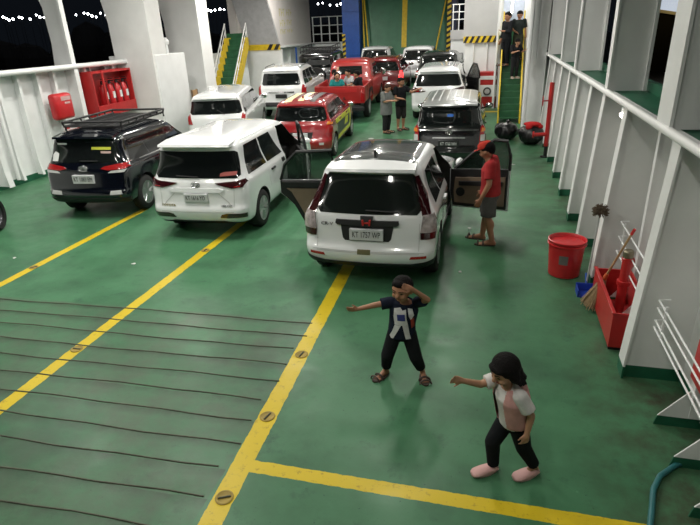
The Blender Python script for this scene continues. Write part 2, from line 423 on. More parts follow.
# white bulwark right of the tower
bm = NB(); box(bm, -2.42, -1.2, RY - 3.3, RY - 3.1, 0, 2.75); trim(bm, WHITE_CLEAN)
bm = NB(); box(bm, -2.45, -1.2, RY - 3.35, RY - 3.0, 2.75, 3.2); trim(bm, GREY_STEEL)
t = thing('guard_railing', 'white guard railing above the bulwark right of the ramp', 'railing', (-1.9, RY - 3.2, 3.2))
for k in range(4):
    bm = NB(); tube(bm, [(-.45 + .3 * k, 0, 0), (-.45 + .3 * k, 0, 1.2)], .03, 6); obj('post', bm, WHITE_CLEAN, t)
for z in (.5, .85, 1.2):
    bm = NB(); tube(bm, [(-.5, 0, z), (.5, 0, z)], .025, 6); obj('rail', bm, WHITE_CLEAN, t)
t = thing('wall_locker', 'small dark locker on the white bulwark right of the ramp', 'locker', (-1.95, RY - 3.32, 1.9))
bm = NB(); box(bm, -.16, .16, -.08, .02, -.1, .2, .01); obj('locker_body', bm, DGREY, t)
bm = NB(); box(bm, -.14, .14, -.09, -.08, -.08, .18); obj('door', bm, GREY_STEEL, t)
# right housing (stair casing) with hazard band
HY = 23.4
bm = NB(); box(bm, -1.36, -.02, HY, HY + 3, 2.78, 6.2); trim(bm, GREY_STEEL)
bm = NB(); box(bm, -1.31, -.02, HY + .12, HY + 3, 0, 2.78); trim(bm, WHITE_CLEAN)
for xx in (-.95, -.42):
    bm = NB(); tube(bm, [(xx, HY + .08, .1), (xx, HY + .08, 2.7)], .035, 8); trim(bm, WHITE_STEEL, 60)
a, b = NB(), NB(); hazard(a, b, -1.36, -.02, 2.76, 3.0, HY, 6); trim(a, YELLOW); trim(b, BLACKP)
bm = NB(); tube(bm, [(.02, HY - .35, 6.2), (.0, HY - .35, 2.2), (.05, HY - .35, 2.0), (.12, HY - .35, 1.9), (.12, HY - .35, .1)], .095, 12); trim(bm, WHITE_CLEAN, 60)
bm = NB(); tube(bm, [(-.08, HY - .6, .05), (-.05, HY - .6, 3.2)], .05, 10); trim(bm, WHITE_CLEAN, 60)
# red and white locker by the stair foot
t = thing('fire_locker', 'red fire locker with a white band and round dial below the hazard stripe', 'locker', (-.33, 22.98, fz(22.98)))
bm = NB(); box(bm, -.34, .34, 0, .5, 0, 1.35, .02); obj('locker_body', bm, RED, t)
bm = NB(); box(bm, -.345, .345, -.012, .3, .42, .86, .006); box(bm, -.345, .345, -.012, .3, 1.06, 1.2, .006); obj('white_band', bm, WHITE_CLEAN, t)
bm = NB(); lathe(bm, [(.001, -.04), (.15, -.04), (.16, -.012), (.16, 0)], 20, 'y', 0, -.01, .62); obj('dial', bm, DGREY, t, 40)
bm = NB(); lathe(bm, [(.001, -.06), (.09, -.058), (.10, -.04)], 20, 'y', 0, -.01, .62); obj('dial_face', bm, GREY_STEEL, t, 40)

# right stair, seen end on
def stair(name, label, x0, x1, y0, z1, rise, going, rail_h, mats, railmat, sw=.02):
    t = thing(name, label, 'stairs', ((x0 + x1) / 2, y0, 0))
    w = (x1 - x0) / 2; n = int(round(z1 / rise))
    for k in range(n):
        bm = NB(); box(bm, -w, w, going * k, going * (k + 1) + .02, rise * (k + 1) - .03, rise * (k + 1)); box(bm, -w, w, going * (k + 1), going * (k + 1) + .012, rise * (k + 1), rise * (k + 2) - .03)
        obj('tread', bm, mats[0], t)
    for s in (-1, 1):
        bm = NB(); poly = [(-.05, 0), (-.05, .22)]
        for k in range(n):
            poly += [(going * k - .03, rise * (k + 1) + .05), (going * (k + 1) - .03, rise * (k + 1) + .05)]
        poly += [(going * n + .05, rise * n), (going * n + .05, rise * n - .35), (.25, 0)]
        prism(bm, poly, 'x', s * w - (sw if s > 0 else .02), s * w + (sw if s < 0 else .02) * 1.6); obj('stringer', bm, mats[1], t)
        bm = NB(); pp = [(s * w, 0, rail_h), (s * w, going * n, rise * n + rail_h)]
        tube(bm, pp, .025, 8); tube(bm, [(s * w, 0, rail_h * .55), (s * w, going * n, rise * n + rail_h * .55)], .018, 8); obj('handrail', bm, railmat, t, 60)
        for k in range(0, n + 1, 3):
            bm = NB(); tube(bm, [(s * w, going * k, rise * k), (s * w, going * k, rise * k + rail_h)], .022, 8); obj('baluster', bm, railmat, t)
    t.location.z = fz(y0) - .01; return t
GREEN_TREAD = mat('green tread paint', (.018, .10, .040), .55, var=.3, scale=5)
YEL2 = mat('deep yellow paint', (.66, .48, .03), .5, var=.1)
stair('steel_stairs', 'green stairs with yellow handrails climbing beside the right wall', .13, .86, 20.0, 3.0, .2, .19, .62, (GREEN_TREAD, YEL2), YEL2)
bm = NB(); box(bm, .0, 1.5, 22.9, 26, 2.88, 3.0); trim(bm, GREEN_STEEL)
bm = NB(); box(bm, -.1, 1.6, 26.0, 26.1, 3.0, 6.2); trim(bm, mat('pale blue grey door paint', (.42, .46, .56), .5))
bm = NB(); box(bm, .95, 1.5, 19.4, 26, .0, 6.2); trim(bm, WHITE_CLEAN)
bm = NB(); tube(bm, [(1.05, 19.0, 2.2), (1.05, 19.0, 6.2)], .14, 14); trim(bm, WHITE_CLEAN, 60)
bm = NB(); tube(bm, [(.92, 18.6, .1), (.92, 18.6, 6.2)], .07, 12); trim(bm, WHITE_CLEAN, 60)
t = thing('ceiling_tube', 'lit tube lamp at the head of the right stairs', 'lamp', (.45, 25.92, 4.35))
bm = NB(); box(bm, -.05, .05, .0, .06, -.6, .6, .008); obj('lamp_tray', bm, WHITE_CLEAN, t)
bm = NB(); tube(bm, [(0, -.03, -.55), (0, -.03, .55)], .03, 10); obj('tube', bm, LAMP, t, 60)

# left stair and the sloping casing next to it
stair('steel_stairs', 'green stairs with yellow sawtooth sides behind the left casing', -11.62, -10.62, 21.15, 3.0, .25, .2, .62, (GREEN_TREAD, YEL2), WHITE_STEEL, .14)
bm = NB(); prism(bm, [(-11.75, 5.2), (-10.1, 5.2), (-9.55, 2.86), (-11.15, 2.98)], 'y', 24.6, 24.75); trim(bm, mat('mid grey plate', (.42, .42, .43), .55))  # sloping plate in one even grey
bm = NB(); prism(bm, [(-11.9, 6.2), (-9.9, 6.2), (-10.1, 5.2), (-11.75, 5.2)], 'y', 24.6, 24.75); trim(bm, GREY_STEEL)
bm = NB(); box(bm, -11.95, -11.2, 25.2, 25.3, 3.0, 6.2); trim(bm, mat('cream wall paint', (.62, .58, .50), .5))
a, b = NB(), NB(); box(a, -11.15, -9.52, 24.56, 24.6, 2.72, 2.96); 
for k in (0, 1): prism(b, [(-10.15 + .33 * k, 2.72), (-9.98 + .33 * k, 2.72), (-9.83 + .33 * k, 2.96), (-10.0 + .33 * k, 2.96)], 'y', 24.54, 24.57)
trim(a, YELLOW); trim(b, BLACKP)
bm = NB(); box(bm, -11.2, -9.5, 24.62, 24.8, 0, 2.72); trim(bm, WHITE_CLEAN)
# upper left superstructure wall with old yellow stencil, and the railed opening
t_wall = NB(); box(t_wall, -12.0, -11.6, 24.8, 35.5, 2.74, 6.2); struct('wall_upper', t_wall, mat('warm white paint', (.66, .62, .60), .5, var=.04))
bm = NB(); box(bm, -11.62, -11.55, 24.7, 40, 2.66, 2.76); trim(bm, WHITE_STEEL)
PALE_Y = mat('faded yellow stencil', (.60, .55, .28), .6)
for k, (yy, zz, hh) in enumerate(((30.2, 4.25, .5), (30.2, 3.75, .42), (30.2, 3.35, .32), (31.3, 4.3, .42), (31.3, 3.8, .38), (31.3, 3.42, .25))):
    for j in range(3):
        bm = NB(); yj = yy + j * .3
        box(bm, -11.6, -11.588, yj, yj + .06, zz, zz + hh * .75)
        if (j + k) % 2: box(bm, -11.6, -11.588, yj, yj + .22, zz + hh * .3, zz + hh * .42)
        else: box(bm, -11.6, -11.588, yj, yj + .22, zz + hh * .63, zz + hh * .75)
        trim(bm, PALE_Y)
t = thing('guard_railing', 'white guard railing in the opening left of the blue tower', 'railing', (-10.4, 36.0, 2.75))
for k in range(5):
    bm = NB(); tube(bm, [(-1.2 + .55 * k, 0, 0), (-1.2 + .55 * k, 0, 1.5)], .04, 6); obj('post', bm, WHITE_CLEAN, t)
for z in (.5, 1.0, 1.5):
    bm = NB(); tube(bm, [(-1.25, 0, z), (1.1, 0, z)], .03, 6); obj('rail', bm, WHITE_CLEAN, t)
bm = NB(); box(bm, -12, -8.9, 36.1, 36.2, 0, 2.76); trim(bm, WHITE_CLEAN)
bm = NB(); tube(bm, [(-11.5, 32.2, .4), (-11.5, 32.2, 2.6)], .05, 8); trim(bm, BLUE)

# ------------------------------------------------------------------ ceiling and its lamps
bm = NB(); box(bm, -12.6, 2.4, -6, 33.2, 6.2, 6.3); struct('ceiling', bm, mat('white deckhead', (.45, .46, .46), .6, var=.05, scale=2))
for i, yy in enumerate((1, 6, 11, 16, 21, 26, 31)):
    bm = NB(); box(bm, -12.5, 2.3, yy, yy + .1, 5.85, 6.2); trim(bm, WHITE_CLEAN)
LIT = 138.
def ceil_lamp(x, y, w=1.0, lab=None, length=1.3):
    t = thing('ceiling_lamp', lab, 'lamp', (x, y, 6.05), 0, 'tube lamps under the deckhead')
    bm = NB(); box(bm, -.14, .14, -length / 2 - .05, length / 2 + .05, .03, .12, .01); obj('lamp_tray', bm, WHITE_CLEAN, t)
    for s in (-.06, .06):
        bm = NB(); tube(bm, [(s, -length / 2, .0), (s, length / 2, .0)], .022, 8); obj('tube', bm, LAMP, t, 60)
    li = bpy.data.lights.new('tube_light', 'AREA'); li.shape = 'RECTANGLE'; li.size = .25; li.size_y = length
    li.energy = LIT * w; li.color = (1, .97, .90)
    lo = bpy.data.objects.new('tube_light', li); C.objects.link(lo); lo.location = (x, y, 5.98)
k = 0
for (x, y, w) in ((-1.7, 9.5, 1.1), (-1.0, 15, 1.), (-.9, 21, 1.), (-5.6, 7.5, 1.4), (-5.0, 13, 1.3), (-5.2, 19, 1.2), (-5.4, 26, 1.3), (-9.4, 8.5, 1.3), (-9.0, 13.5, 1.3), (-9.3, 20, 1.4), (-9.6, 28, 1.8), (-1.8, 29, 1.1), (-4.5, 3.5, .7), (-1.2, 1.2, .75), (-7.5, 2.0, .7), (.6, 24.3, .5)):  # the weaker lamps near the camera are added fill for the right wall
    ceil_lamp(x, y, w, 'tube lamp under the white deckhead over the deck, near ones added as fill')

# ------------------------------------------------------------------ the night outside
w = bpy.data.worlds.new('night'); sc.world = w; w.use_nodes = True
w.node_tree.nodes['Background'].inputs[0].default_value = (.010, .013, .018, 1); w.node_tree.nodes['Background'].inputs[1].default_value = .35
bm = NB(); box(bm, -400, 400, -60, 400, -4.2, -4); o = obj('sea', bm, mat('black night water', (.002, .003, .004), .35, bump=.4, bscale=.6)); o['kind'] = 'structure'
SH = [[-119.2, 121.1, 9.7], [-118.8, 121.5, 9.4], [-118.4, 121.9, 9.0], [-117.7, 122.5, 9.2], [-116.7, 123.5, 9.6], [-116.3, 123.9, 9.4], [-115.0, 125.1, 9.1], [-113.8, 126.1, 10.0], [-113.3, 126.6, 9.5], [-112.6, 127.2, 9.4], [-111.9, 127.8, 9.5], [-106.9, 132.1, 9.8], [-105.3, 133.3, 10.2], [-104.6, 133.9, 10.0], [-103.9, 134.4, 9.5], [-103.2, 135.0, 9.2], [-102.2, 135.7, 10.1], [-101.2, 136.5, 9.6], [-78.7, 150.5, 10.1], [-78.0, 150.9, 9.8], [-77.0, 151.4, 10.0], [-75.8, 152.0, 10.2], [-74.8, 152.5, 10.1], [-73.6, 153.1, 9.7], [-50.3, 162.2, 10.6], [-49.0, 162.6, 10.8], [-47.1, 163.2, 10.2], [-45.2, 163.7, 10.1], [-44.1, 164.0, 10.4], [-42.7, 164.4, 10.0]]
first = None
for i, (x, y, z) in enumerate(SH):
    lab = 'white lamp on the far shore across the black water'
    if first is None:
        t = thing('shore_lamp', lab, 'lamp', (x, y, z), 0, 'lamps along the far shore'); first = t
        bm = NB(); ball(bm, (0, 0, 0), (.24, .26, .26), 10); obj('lamp_globe', bm, SHORE, t, 60)
        bm = NB(); tube(bm, [(0, 0, -11), (0, 0, -.2)], .05, 6); obj('pole', bm, DARKLAND, t)
    else:
        t = dupe(first, (x, y, z)); k = random.uniform(.8, 1.2); t.scale = (k, k, k)
bm = NB()
for i in range(40):
    a = -160 + 4 * i * 1.0; h = 6 + 3 * math.sin(i * 1.7) + 2 * math.sin(i * .6)
    yy = math.sqrt(max(0, 176 ** 2 - a * a)) if abs(a) < 176 else 0
    ball(bm, (a, yy + 6, -4), (7, 7, h + 2), 8)
o = obj('shore_hills', bm, DARKLAND); o['kind'] = 'structure'
# made-up shed glowing like the bluish sky, and a tree, through the right-hand opening
t = thing('sky_glow_shed', 'pale blue glowing shed added for the sky glow seen through the right wall openings', 'building', (25.2, 92.0, -4))
bm = NB(); box(bm, -4.2, -.6, 0, 8, 8.0, 17); obj('glow_wall', bm, mat('sky glow cladding', (.4, .45, .52), .7, emit=(.34, .40, .50), estr=1.2), t)  # walls emit pale blue to stand in for the bright sky
bm = NB(); box(bm, -4.0, -.8, .2, 7.8, 0, 8.0); obj('added_shed_base', bm, DARKLAND, t)
bm = NB(); prism(bm, [(-4.6, 8.2), (-.4, 7.4), (-.4, 7.8), (-4.6, 8.6)], 'y', -.4, 8.4); obj('added_shed_eave', bm, GREY_STEEL, t)
t = thing('quay_tree', 'dark yellow lit tree on the quay beyond the right wall', 'tree', (26.6, 90, -4))
bm = NB()
for k in range(46):
    a = random.uniform(0, 2 * PI); r = random.uniform(0, 2.2)
    ball(bm, (r * math.cos(a), r * math.sin(a), random.uniform(7.6, 16)), (random.uniform(.5, 1.1),) * 3, 7)
obj('crown', bm, mat('sodium lit foliage', (.30, .22, .03), .8, var=.5, scale=.8, bump=.8, bscale=2), t)
bm = NB(); tube(bm, [(0, 0, 0), (.2, 0, 7.5)], .35, 8); obj('trunk', bm, WOOD, t)
t = thing('quay_lamp', 'yellow sodium lamp in front of the quay tree', 'lamp', (25.4, 86, 4.0))
bm = NB(); ball(bm, (0, 0, 0), .30, 10); obj('lamp_globe', bm, SHORE_Y, t, 60)
bm = NB(); tube(bm, [(0, 0, -8.3), (0, 0, -.2)], .08, 6); obj('pole', bm, DARKLAND, t)
li = bpy.data.lights.new('quay_light', 'POINT'); li.energy = 500; li.color = (1, .72, .25); li.shadow_soft_size = .4
lo = bpy.data.objects.new('quay_light', li); C.objects.link(lo); lo.location = (25.4, 85.2, 4.8)


# ------------------------------------------------------------------ cars
def eval_mesh(o):
    dg = bpy.context.evaluated_depsgraph_get(); dg.update()
    return bpy.data.meshes.new_from_object(o.evaluated_get(dg))
def ring_pts(hw, yr, yf, rr, rf, zr, zf, bow):
    pts = []
    rr = min(rr, hw * .8); rf = min(rf, hw * .8)
    for t in (-1, -.5, 0, .5, 1): pts.append((t * (hw - rr), yr))
    for a in (-67, -45, -22): pts.append((hw - rr + rr * math.cos(math.radians(a)), yr + rr + rr * math.sin(math.radians(a))))
    y0, y1 = yr + rr, yf - rf
    for k in range(8): pts.append((hw, y0 + (y1 - y0) * k / 7))
    for a in (22, 45, 67): pts.append((hw - rf + rf * math.cos(math.radians(a)), yf - rf + rf * math.sin(math.radians(a))))
    for t in (1, .5, 0, -.5, -1): pts.append((t * (hw - rf), yf))
    for a in (113, 135, 158): pts.append((-hw + rf + rf * math.cos(math.radians(a)), yf - rf + rf * math.sin(math.radians(a))))
    for k in range(8): pts.append((-hw, y1 + (y0 - y1) * k / 7))
    for a in (202, 225, 247): pts.append((-hw + rr + rr * math.cos(math.radians(a)), yr + rr + rr * math.sin(math.radians(a))))
    out = []
    for x, y in pts:
        f = max(0, 1 - (y - yr) / .6); g = max(0, 1 - (yf - y) / .6)
        yy = y + bow * f * (x / hw) ** 2 - bow * 1.6 * g * (x / hw) ** 2
        out.append((x, yy, zr + (zf - zr) * min(1, max(0, (y - yr) / (yf - yr)))))
    return out
class Car: pass
def make_car(name, label, cat, loc, rz, P, paint, group=None):
    """P: dict of dimensions in metres; the car points along +Y, its rear bumper at y = 0"""
    c = Car(); c.P = P; L, W, H = P['L'], P['W'], P['H']; hw = W / 2; bz, hz = P['bz'], P['hz']; cl = P.get('clear', .24)
    root = thing(name, label, cat, loc, rz, group); c.root = root
    wsb, wst, rl = P['wsb'], P['wst'], P['rl']; b0 = P.get('bumper', .05); tw = P.get('top', .76)
    lv = P.get('levels') or [
        (cl, cl, .22, L - .22, hw - .12, .2, .35),
        (cl + .03, cl + .03, .06 + b0 * .3, L - .07, hw - .04, .2, .45),
        (.42, .42, .0, L - .01, hw - .012, .2, .5),
        (.55, .54, .0, L, hw - .006, .18, .5),
        (.60, .62, b0, L - .01, hw - .004, .18, .5),
        (.78, .72, b0 + .02, L - .04, hw, .16, .5),
        (bz - .06, hz, b0 + .05, L - .16, hw - .004, .15, .45),
        (bz, hz + .05, b0 + .08, L - .26, hw - .022, .15, .4),
        (bz + .05, bz + .02, b0 + .11, L - wsb, hw - .055, .15, .25),
        ((bz + H) / 2 - .04, (bz + H) / 2 - .05, (b0 + .11 + rl) * .47, L - wsb * .45 - wst * .55, hw * (.5 * tw + .455) - .01, .14, .2),
        (H - .15, H - .16, rl - .05, L - wst - .02, hw * (tw + .045), .14, .16),
        (H - .07, H - .085, rl + .02, L - wst - .14, hw * (tw - .02), .16, .2),
        (H - .018, H - .03, rl + .16, L - wst - .34, hw * (tw - .16), .18, .25),
        (H, H - .006, rl + .42, L - wst - .62, hw * (tw - .42), .16, .2),
        (H + .003, H, rl + .7, L - wst - .85, hw * .12, .05, .05)]
    bm = NB(); rings = []
    for (zr, zf, yr, yf, w_, rr, rf) in lv:
        yf = max(yf, yr + .22)
        rings.append([bm.verts.new(p) for p in ring_pts(w_, yr, yf, rr, rf, zr, zf, P.get('bow', .05))])
    n = len(rings[0])
    for a, b in zip(rings, rings[1:]):
        for k in range(n): bm.faces.new((a[k], a[(k + 1) % n], b[(k + 1) % n], b[k]))
    bm.faces.new(rings[0][::-1]); bm.faces.new(rings[-1])
    bmesh.ops.recalc_face_normals(bm, faces=bm.faces[:])
    me = bpy.data.meshes.new('body'); bm.to_mesh(me); bm.free()
    tmp = bpy.data.objects.new('tmp', me); C.objects.link(tmp)
    md = tmp.modifiers.new('s', 'SUBSURF'); md.levels = P.get('sub', 2); md.render_levels = md.levels
    body = eval_mesh(tmp); bpy.data.objects.remove(tmp)
    b2 = NB(); b2.from_mesh(body); c.bvh = BVHTree.FromBMesh(b2); b2.free()
    body.materials.clear(); body.materials.append(paint); body.materials.append(TRIM_BLACK); body.materials.append(DARK_INT)
    for p in body.polygons: p.material_index = 0
    bo = link('body', body, None, root)
    # wheel arches and open doorways are really cut out
    R = P.get('R', .32); c.wy = (P['wr'], P['wr'] + P['wb'])
    cut = NB()
    for yy in c.wy:
        for s in (-1, 1):
            lathe(cut, [(R + .055, s * (hw - .30)), (R + .055, s * (hw + .3))], 28, 'x', 0, yy, R)
    cm = bpy.data.meshes.new('cut'); cut.to_mesh(cm); cut.free()
    for i in range(3): cm.materials.append(body.materials[i])
    for p in cm.polygons: p.material_index = 1
    cuts = [cm]
    for (s, kind) in P.get('doors', ()):
        yb, yh = P['door_y']; k = NB()
        if kind == 'front':
            pl = [(yb, .34), (yh - .05, .34), (yh, bz - .05), (L - wsb - .32, bz + .06), (L - wst - .22, H - .16), (yb + .02, H - .14)]
        else:
            y0 = P['wr'] + .12; pl = [(P['wr'] + .50, .34), (yb - .06, .34), (yb - .06, H - .14), (y0 + .15, H - .15), (y0, bz), (y0 + .06, .80), (P['wr'] + .42, .66)]
        prism(k, pl, 'x', -.60 if s > 0 else -1.2, 1.2 if s > 0 else .60)
        km = bpy.data.meshes.new('cut2'); k.to_mesh(km); k.free()
        for i in range(3): km.materials.append(body.materials[i])
        for p in km.polygons: p.material_index = 2
        cuts.append(km)
    for cme in cuts:
        co_ = bpy.data.objects.new('cut', cme); C.objects.link(co_); co_.parent = root
        md = bo.modifiers.new('b', 'BOOLEAN'); md.operation = 'DIFFERENCE'; md.object = co_; md.solver = 'EXACT'
        me2 = eval_mesh(bo); bo.modifiers.clear(); bo.data = me2; bpy.data.objects.remove(co_)
    me2.shade_smooth(); me2.set_sharp_from_angle(angle=math.radians(42))
    c.body = bo; c.paint = paint
    # wheels
    for yy in c.wy:
        for s in (-1, 1): wheel(root, s * (hw - .02), yy, R, s, P.get('rim', ALLOY))
    return c
def wheel(root, x, y, R, s, rimm):
    w = .2; o = bpy.data.objects
    bm = NB(); a = s
    lathe(bm, [(R * .62, -a * w), (R * .93, -a * w), (R, -a * (w - .03)), (R, -a * .03), (R * .93, 0), (R * .66, a * .005), (R * .62, -a * .02)], 28, 'x')
    t = obj('wheel', bm, RUBBER, root, 50); t.location = (x, y, R)
    bm = NB()
    lathe(bm, [(R * .66, -a * .012), (R * .60, -a * .02), (R * .56, -a * .07), (R * .2, -a * .075), (.001, -a * .075)], 24, 'x')
    obj('rim_well', bm, STEELRIM, t, 50)
    bm = NB()
    lathe(bm, [(R * .67, -a * .01), (R * .66, a * .006), (R * .60, a * .0), (R * .60, -a * .02)], 24, 'x')
    lathe(bm, [(R * .2, -a * .05), (R * .19, -a * .012), (.001, -a * .01)], 12, 'x')
    for k in range(5):
        for d in (-.13, .13):
            an = 2 * PI * k / 5 + d
            p0 = Vector((-a * .02, math.cos(an) * R * .15, math.sin(an) * R * .15)); p1 = Vector((-a * .012, math.cos(an + d * .5) * R * .63, math.sin(an + d * .5) * R * .63))
            tube(bm, [p0, p1], .02, 5)
    obj('rim', bm, rimm, t, 40)
def patch(c, name, poly, axis, m, off=.006, skirt=.02, cell=.05, parent=None, bm=None, finish=True):
    """a panel lying on the car body: poly is drawn in rear (x,z), side (y,z) or top (x,y) view and laid on the surface"""
    own = bm is None
    if own: bm = NB()
    part = NB()
    ax = {'rear': 1, 'front': 1, 'right': 0, 'left': 0, 'top': 2}[axis]
    vs = []
    for u, v in poly:
        vs.append(part.verts.new({1: (u, 0, v), 0: (0, u, v), 2: (u, v, 0)}[ax]))
    part.faces.new(vs)
    ij = [i for i in range(3) if i != ax]
    for i in ij:
        lo = min(v.co[i] for v in part.verts); hi = max(v.co[i] for v in part.verts); k = int((hi - lo) / cell)
        for q in range(1, k + 1):
            pos = lo + (hi - lo) * q / (k + 1); pc = Vector((0, 0, 0)); pc[i] = pos; no = Vector((0, 0, 0)); no[i] = 1
            bmesh.ops.bisect_plane(part, geom=part.verts[:] + part.edges[:] + part.faces[:], plane_co=pc, plane_no=no)
    bmesh.ops.triangulate(part, faces=part.faces[:])
    d = {'rear': Vector((0, 1, 0)), 'front': Vector((0, -1, 0)), 'right': Vector((-1, 0, 0)), 'left': Vector((1, 0, 0)), 'top': Vector((0, 0, -1))}[axis]
    for v in part.verts:
        o = v.co.copy(); o[ax] = 0; o = o - d * 8
        h, nrm, _, _ = c.bvh.ray_cast(o, d)
        if h is None:
            mid = v.co.copy(); mid[ax] = {'rear': .1, 'front': c.P['L'] - .2, 'right': c.P['W'] / 2 - .1, 'left': -c.P['W'] / 2 + .1, 'top': c.P['H'] - .1}[axis]
            h, nrm, _, _ = c.bvh.find_nearest(mid)
        if nrm.dot(d) > 0: nrm = -nrm
        v.co = h + nrm * off
    # consistent facing, and a skirt that closes the rim onto the body
    part.normal_update()
    flip = sum(f.normal.dot(d) * f.calc_area() for f in part.faces) > 0
    if flip: bmesh.ops.reverse_faces(part, faces=part.faces[:])
    be = [e for e in part.edges if e.is_boundary]
    r = bmesh.ops.extrude_edge_only(part, edges=be)
    for v in [g for g in r['geom'] if isinstance(g, bmesh.types.BMVert)]: v.co += d * (off + skirt)
    mp = {v: bm.verts.new(v.co) for v in part.verts}
    for f in part.faces: bm.faces.new([mp[v] for v in f.verts])
    part.free()
    if own: return obj(name, bm, m, parent or c.root, 35)
def mir(poly): return [(-u, v) for u, v in poly[::-1]]
def lines(c, name, polys, m=None, w=.012, off=.003, parent=None):
    """thin seams between panels: list of (axis, polyline)"""
    o = None
    for axis, pl in polys:
        bm = NB()
        for (a, b) in zip(pl, pl[1:]):
            dx, dy = b[0] - a[0], b[1] - a[1]; l = math.hypot(dx, dy); nx, ny = -dy / l * w / 2, dx / l * w / 2
            patch(c, '', [(a[0] + nx, a[1] + ny), (a[0] - nx, a[1] - ny), (b[0] - nx, b[1] - ny), (b[0] + nx, b[1] + ny)], axis, None, off, .006, .12, bm=bm)
        o = obj(name, bm, m or TRIM_BLACK, parent or c.root)
    return o
def side_glass(c, skip=()):
    P = c.P; L, H, bz = P['L'], P['H'], P['bz']; lo = bz + .055; hi = H - .17
    yr0, yr1 = P.get('q0', P['rl'] + .12), P['rl'] + .30
    yf0, yf1 = L - P['wsb'] - .22, L - P['wst'] - .26
    b1 = P.get('pil', (.30, .62)); f = lambda t, a, b: a + (b - a) * t
    segs = [(0, b1[0] - .012), (b1[0] + .012, b1[1] - .012), (b1[1] + .012, 1)]
    for side in ('right', 'left'):
        for i, (t0, t1) in enumerate(segs):
            if (side, i) in skip: continue
            patch(c, 'side_window', [(f(t0, yr0, yf0), lo), (f(t1, yr0, yf0), lo), (f(t1, yr1, yf1), hi), (f(t0, yr1, yf1), hi)], side, GLASS, .004)
def rear_door(c, s, ang, trim_m):
    """an opened rear door, its lower edge cut away round the wheel arch"""
    P = c.P; H, bz, hw = P['H'], P['bz'], P['W'] / 2; yh = P['door_y'][0] - .06; dl = yh - P['wr'] - .14; q = dl - .32
    low = [(-.03, .32), (-q + .05, .32), (-q - .02, .45), (-q - .10, .60), (-q - .22, .72), (-dl, .80)]
    bm = NB(); prism(bm, low + [(-dl, bz + .02), (-.03, bz)], 'x', -.035 * s, 0)
    door = obj('rear_door', bm, c.paint, c.root, 40); door.location = (s * (hw - .03), yh, 0); door.rotation_euler = (0, 0, s * ang)
    bm = NB(); prism(bm, [(y * .97 - .01, z + .02) for y, z in low] + [(-dl + .02, bz + .015), (-.04, bz)], 'x', -.10 * s, -.036 * s); obj('edge_seal', bm, TRIM_BLACK, door)
    bm = NB(); prism(bm, [(-.10, .42), (-q + .10, .42), (-q - .02, .66), (-dl + .20, .84), (-dl + .12, bz - .10), (-.10, bz - .12)], 'x', -.125 * s, -.10 * s); obj('door_trim', bm, trim_m, door)
    bm = NB(); prism(bm, [(-dl + .16, bz - .08), (-.08, bz - .10), (-.08, bz - .01), (-dl + .05, bz + .01)], 'x', -.15 * s, -.10 * s); obj('armrest', bm, TRIM_BLACK, door)
    top = H - .13; tl = hw * (P.get('top', .76) + .05) - hw + .03
    fr = [(-.02 * s, -.04, bz), (tl * .5 * s, -.05, (bz + top) / 2), (tl * s, -.06, top), (tl * s, -dl + .34, top - .01), (tl * .5 * s, -dl + .12, (bz + top) / 2 + .03), (-.02 * s, -dl + .02, bz + .02)]
    bm = NB(); tube(bm, fr, .028, 6); obj('window_frame', bm, TRIM_BLACK, door)
    bm = NB(); bm.faces.new([bm.verts.new(p) for p in fr]); r = bmesh.ops.extrude_face_region(bm, geom=bm.faces[:])
    for v in [g for g in r['geom'] if isinstance(g, bmesh.types.BMVert)]: v.co.x += .008
    bmesh.ops.triangulate(bm, faces=bm.faces[:]); bmesh.ops.recalc_face_normals(bm, faces=bm.faces[:]); obj('window_glass', bm, CLEARG, door)
    bm = NB(); box(bm, .0, .03, -dl + .1, -dl + .26, bz - .13, bz - .10, .006)
    for v in bm.verts: v.co.x *= s
    obj('door_handle', bm, c.paint, door)
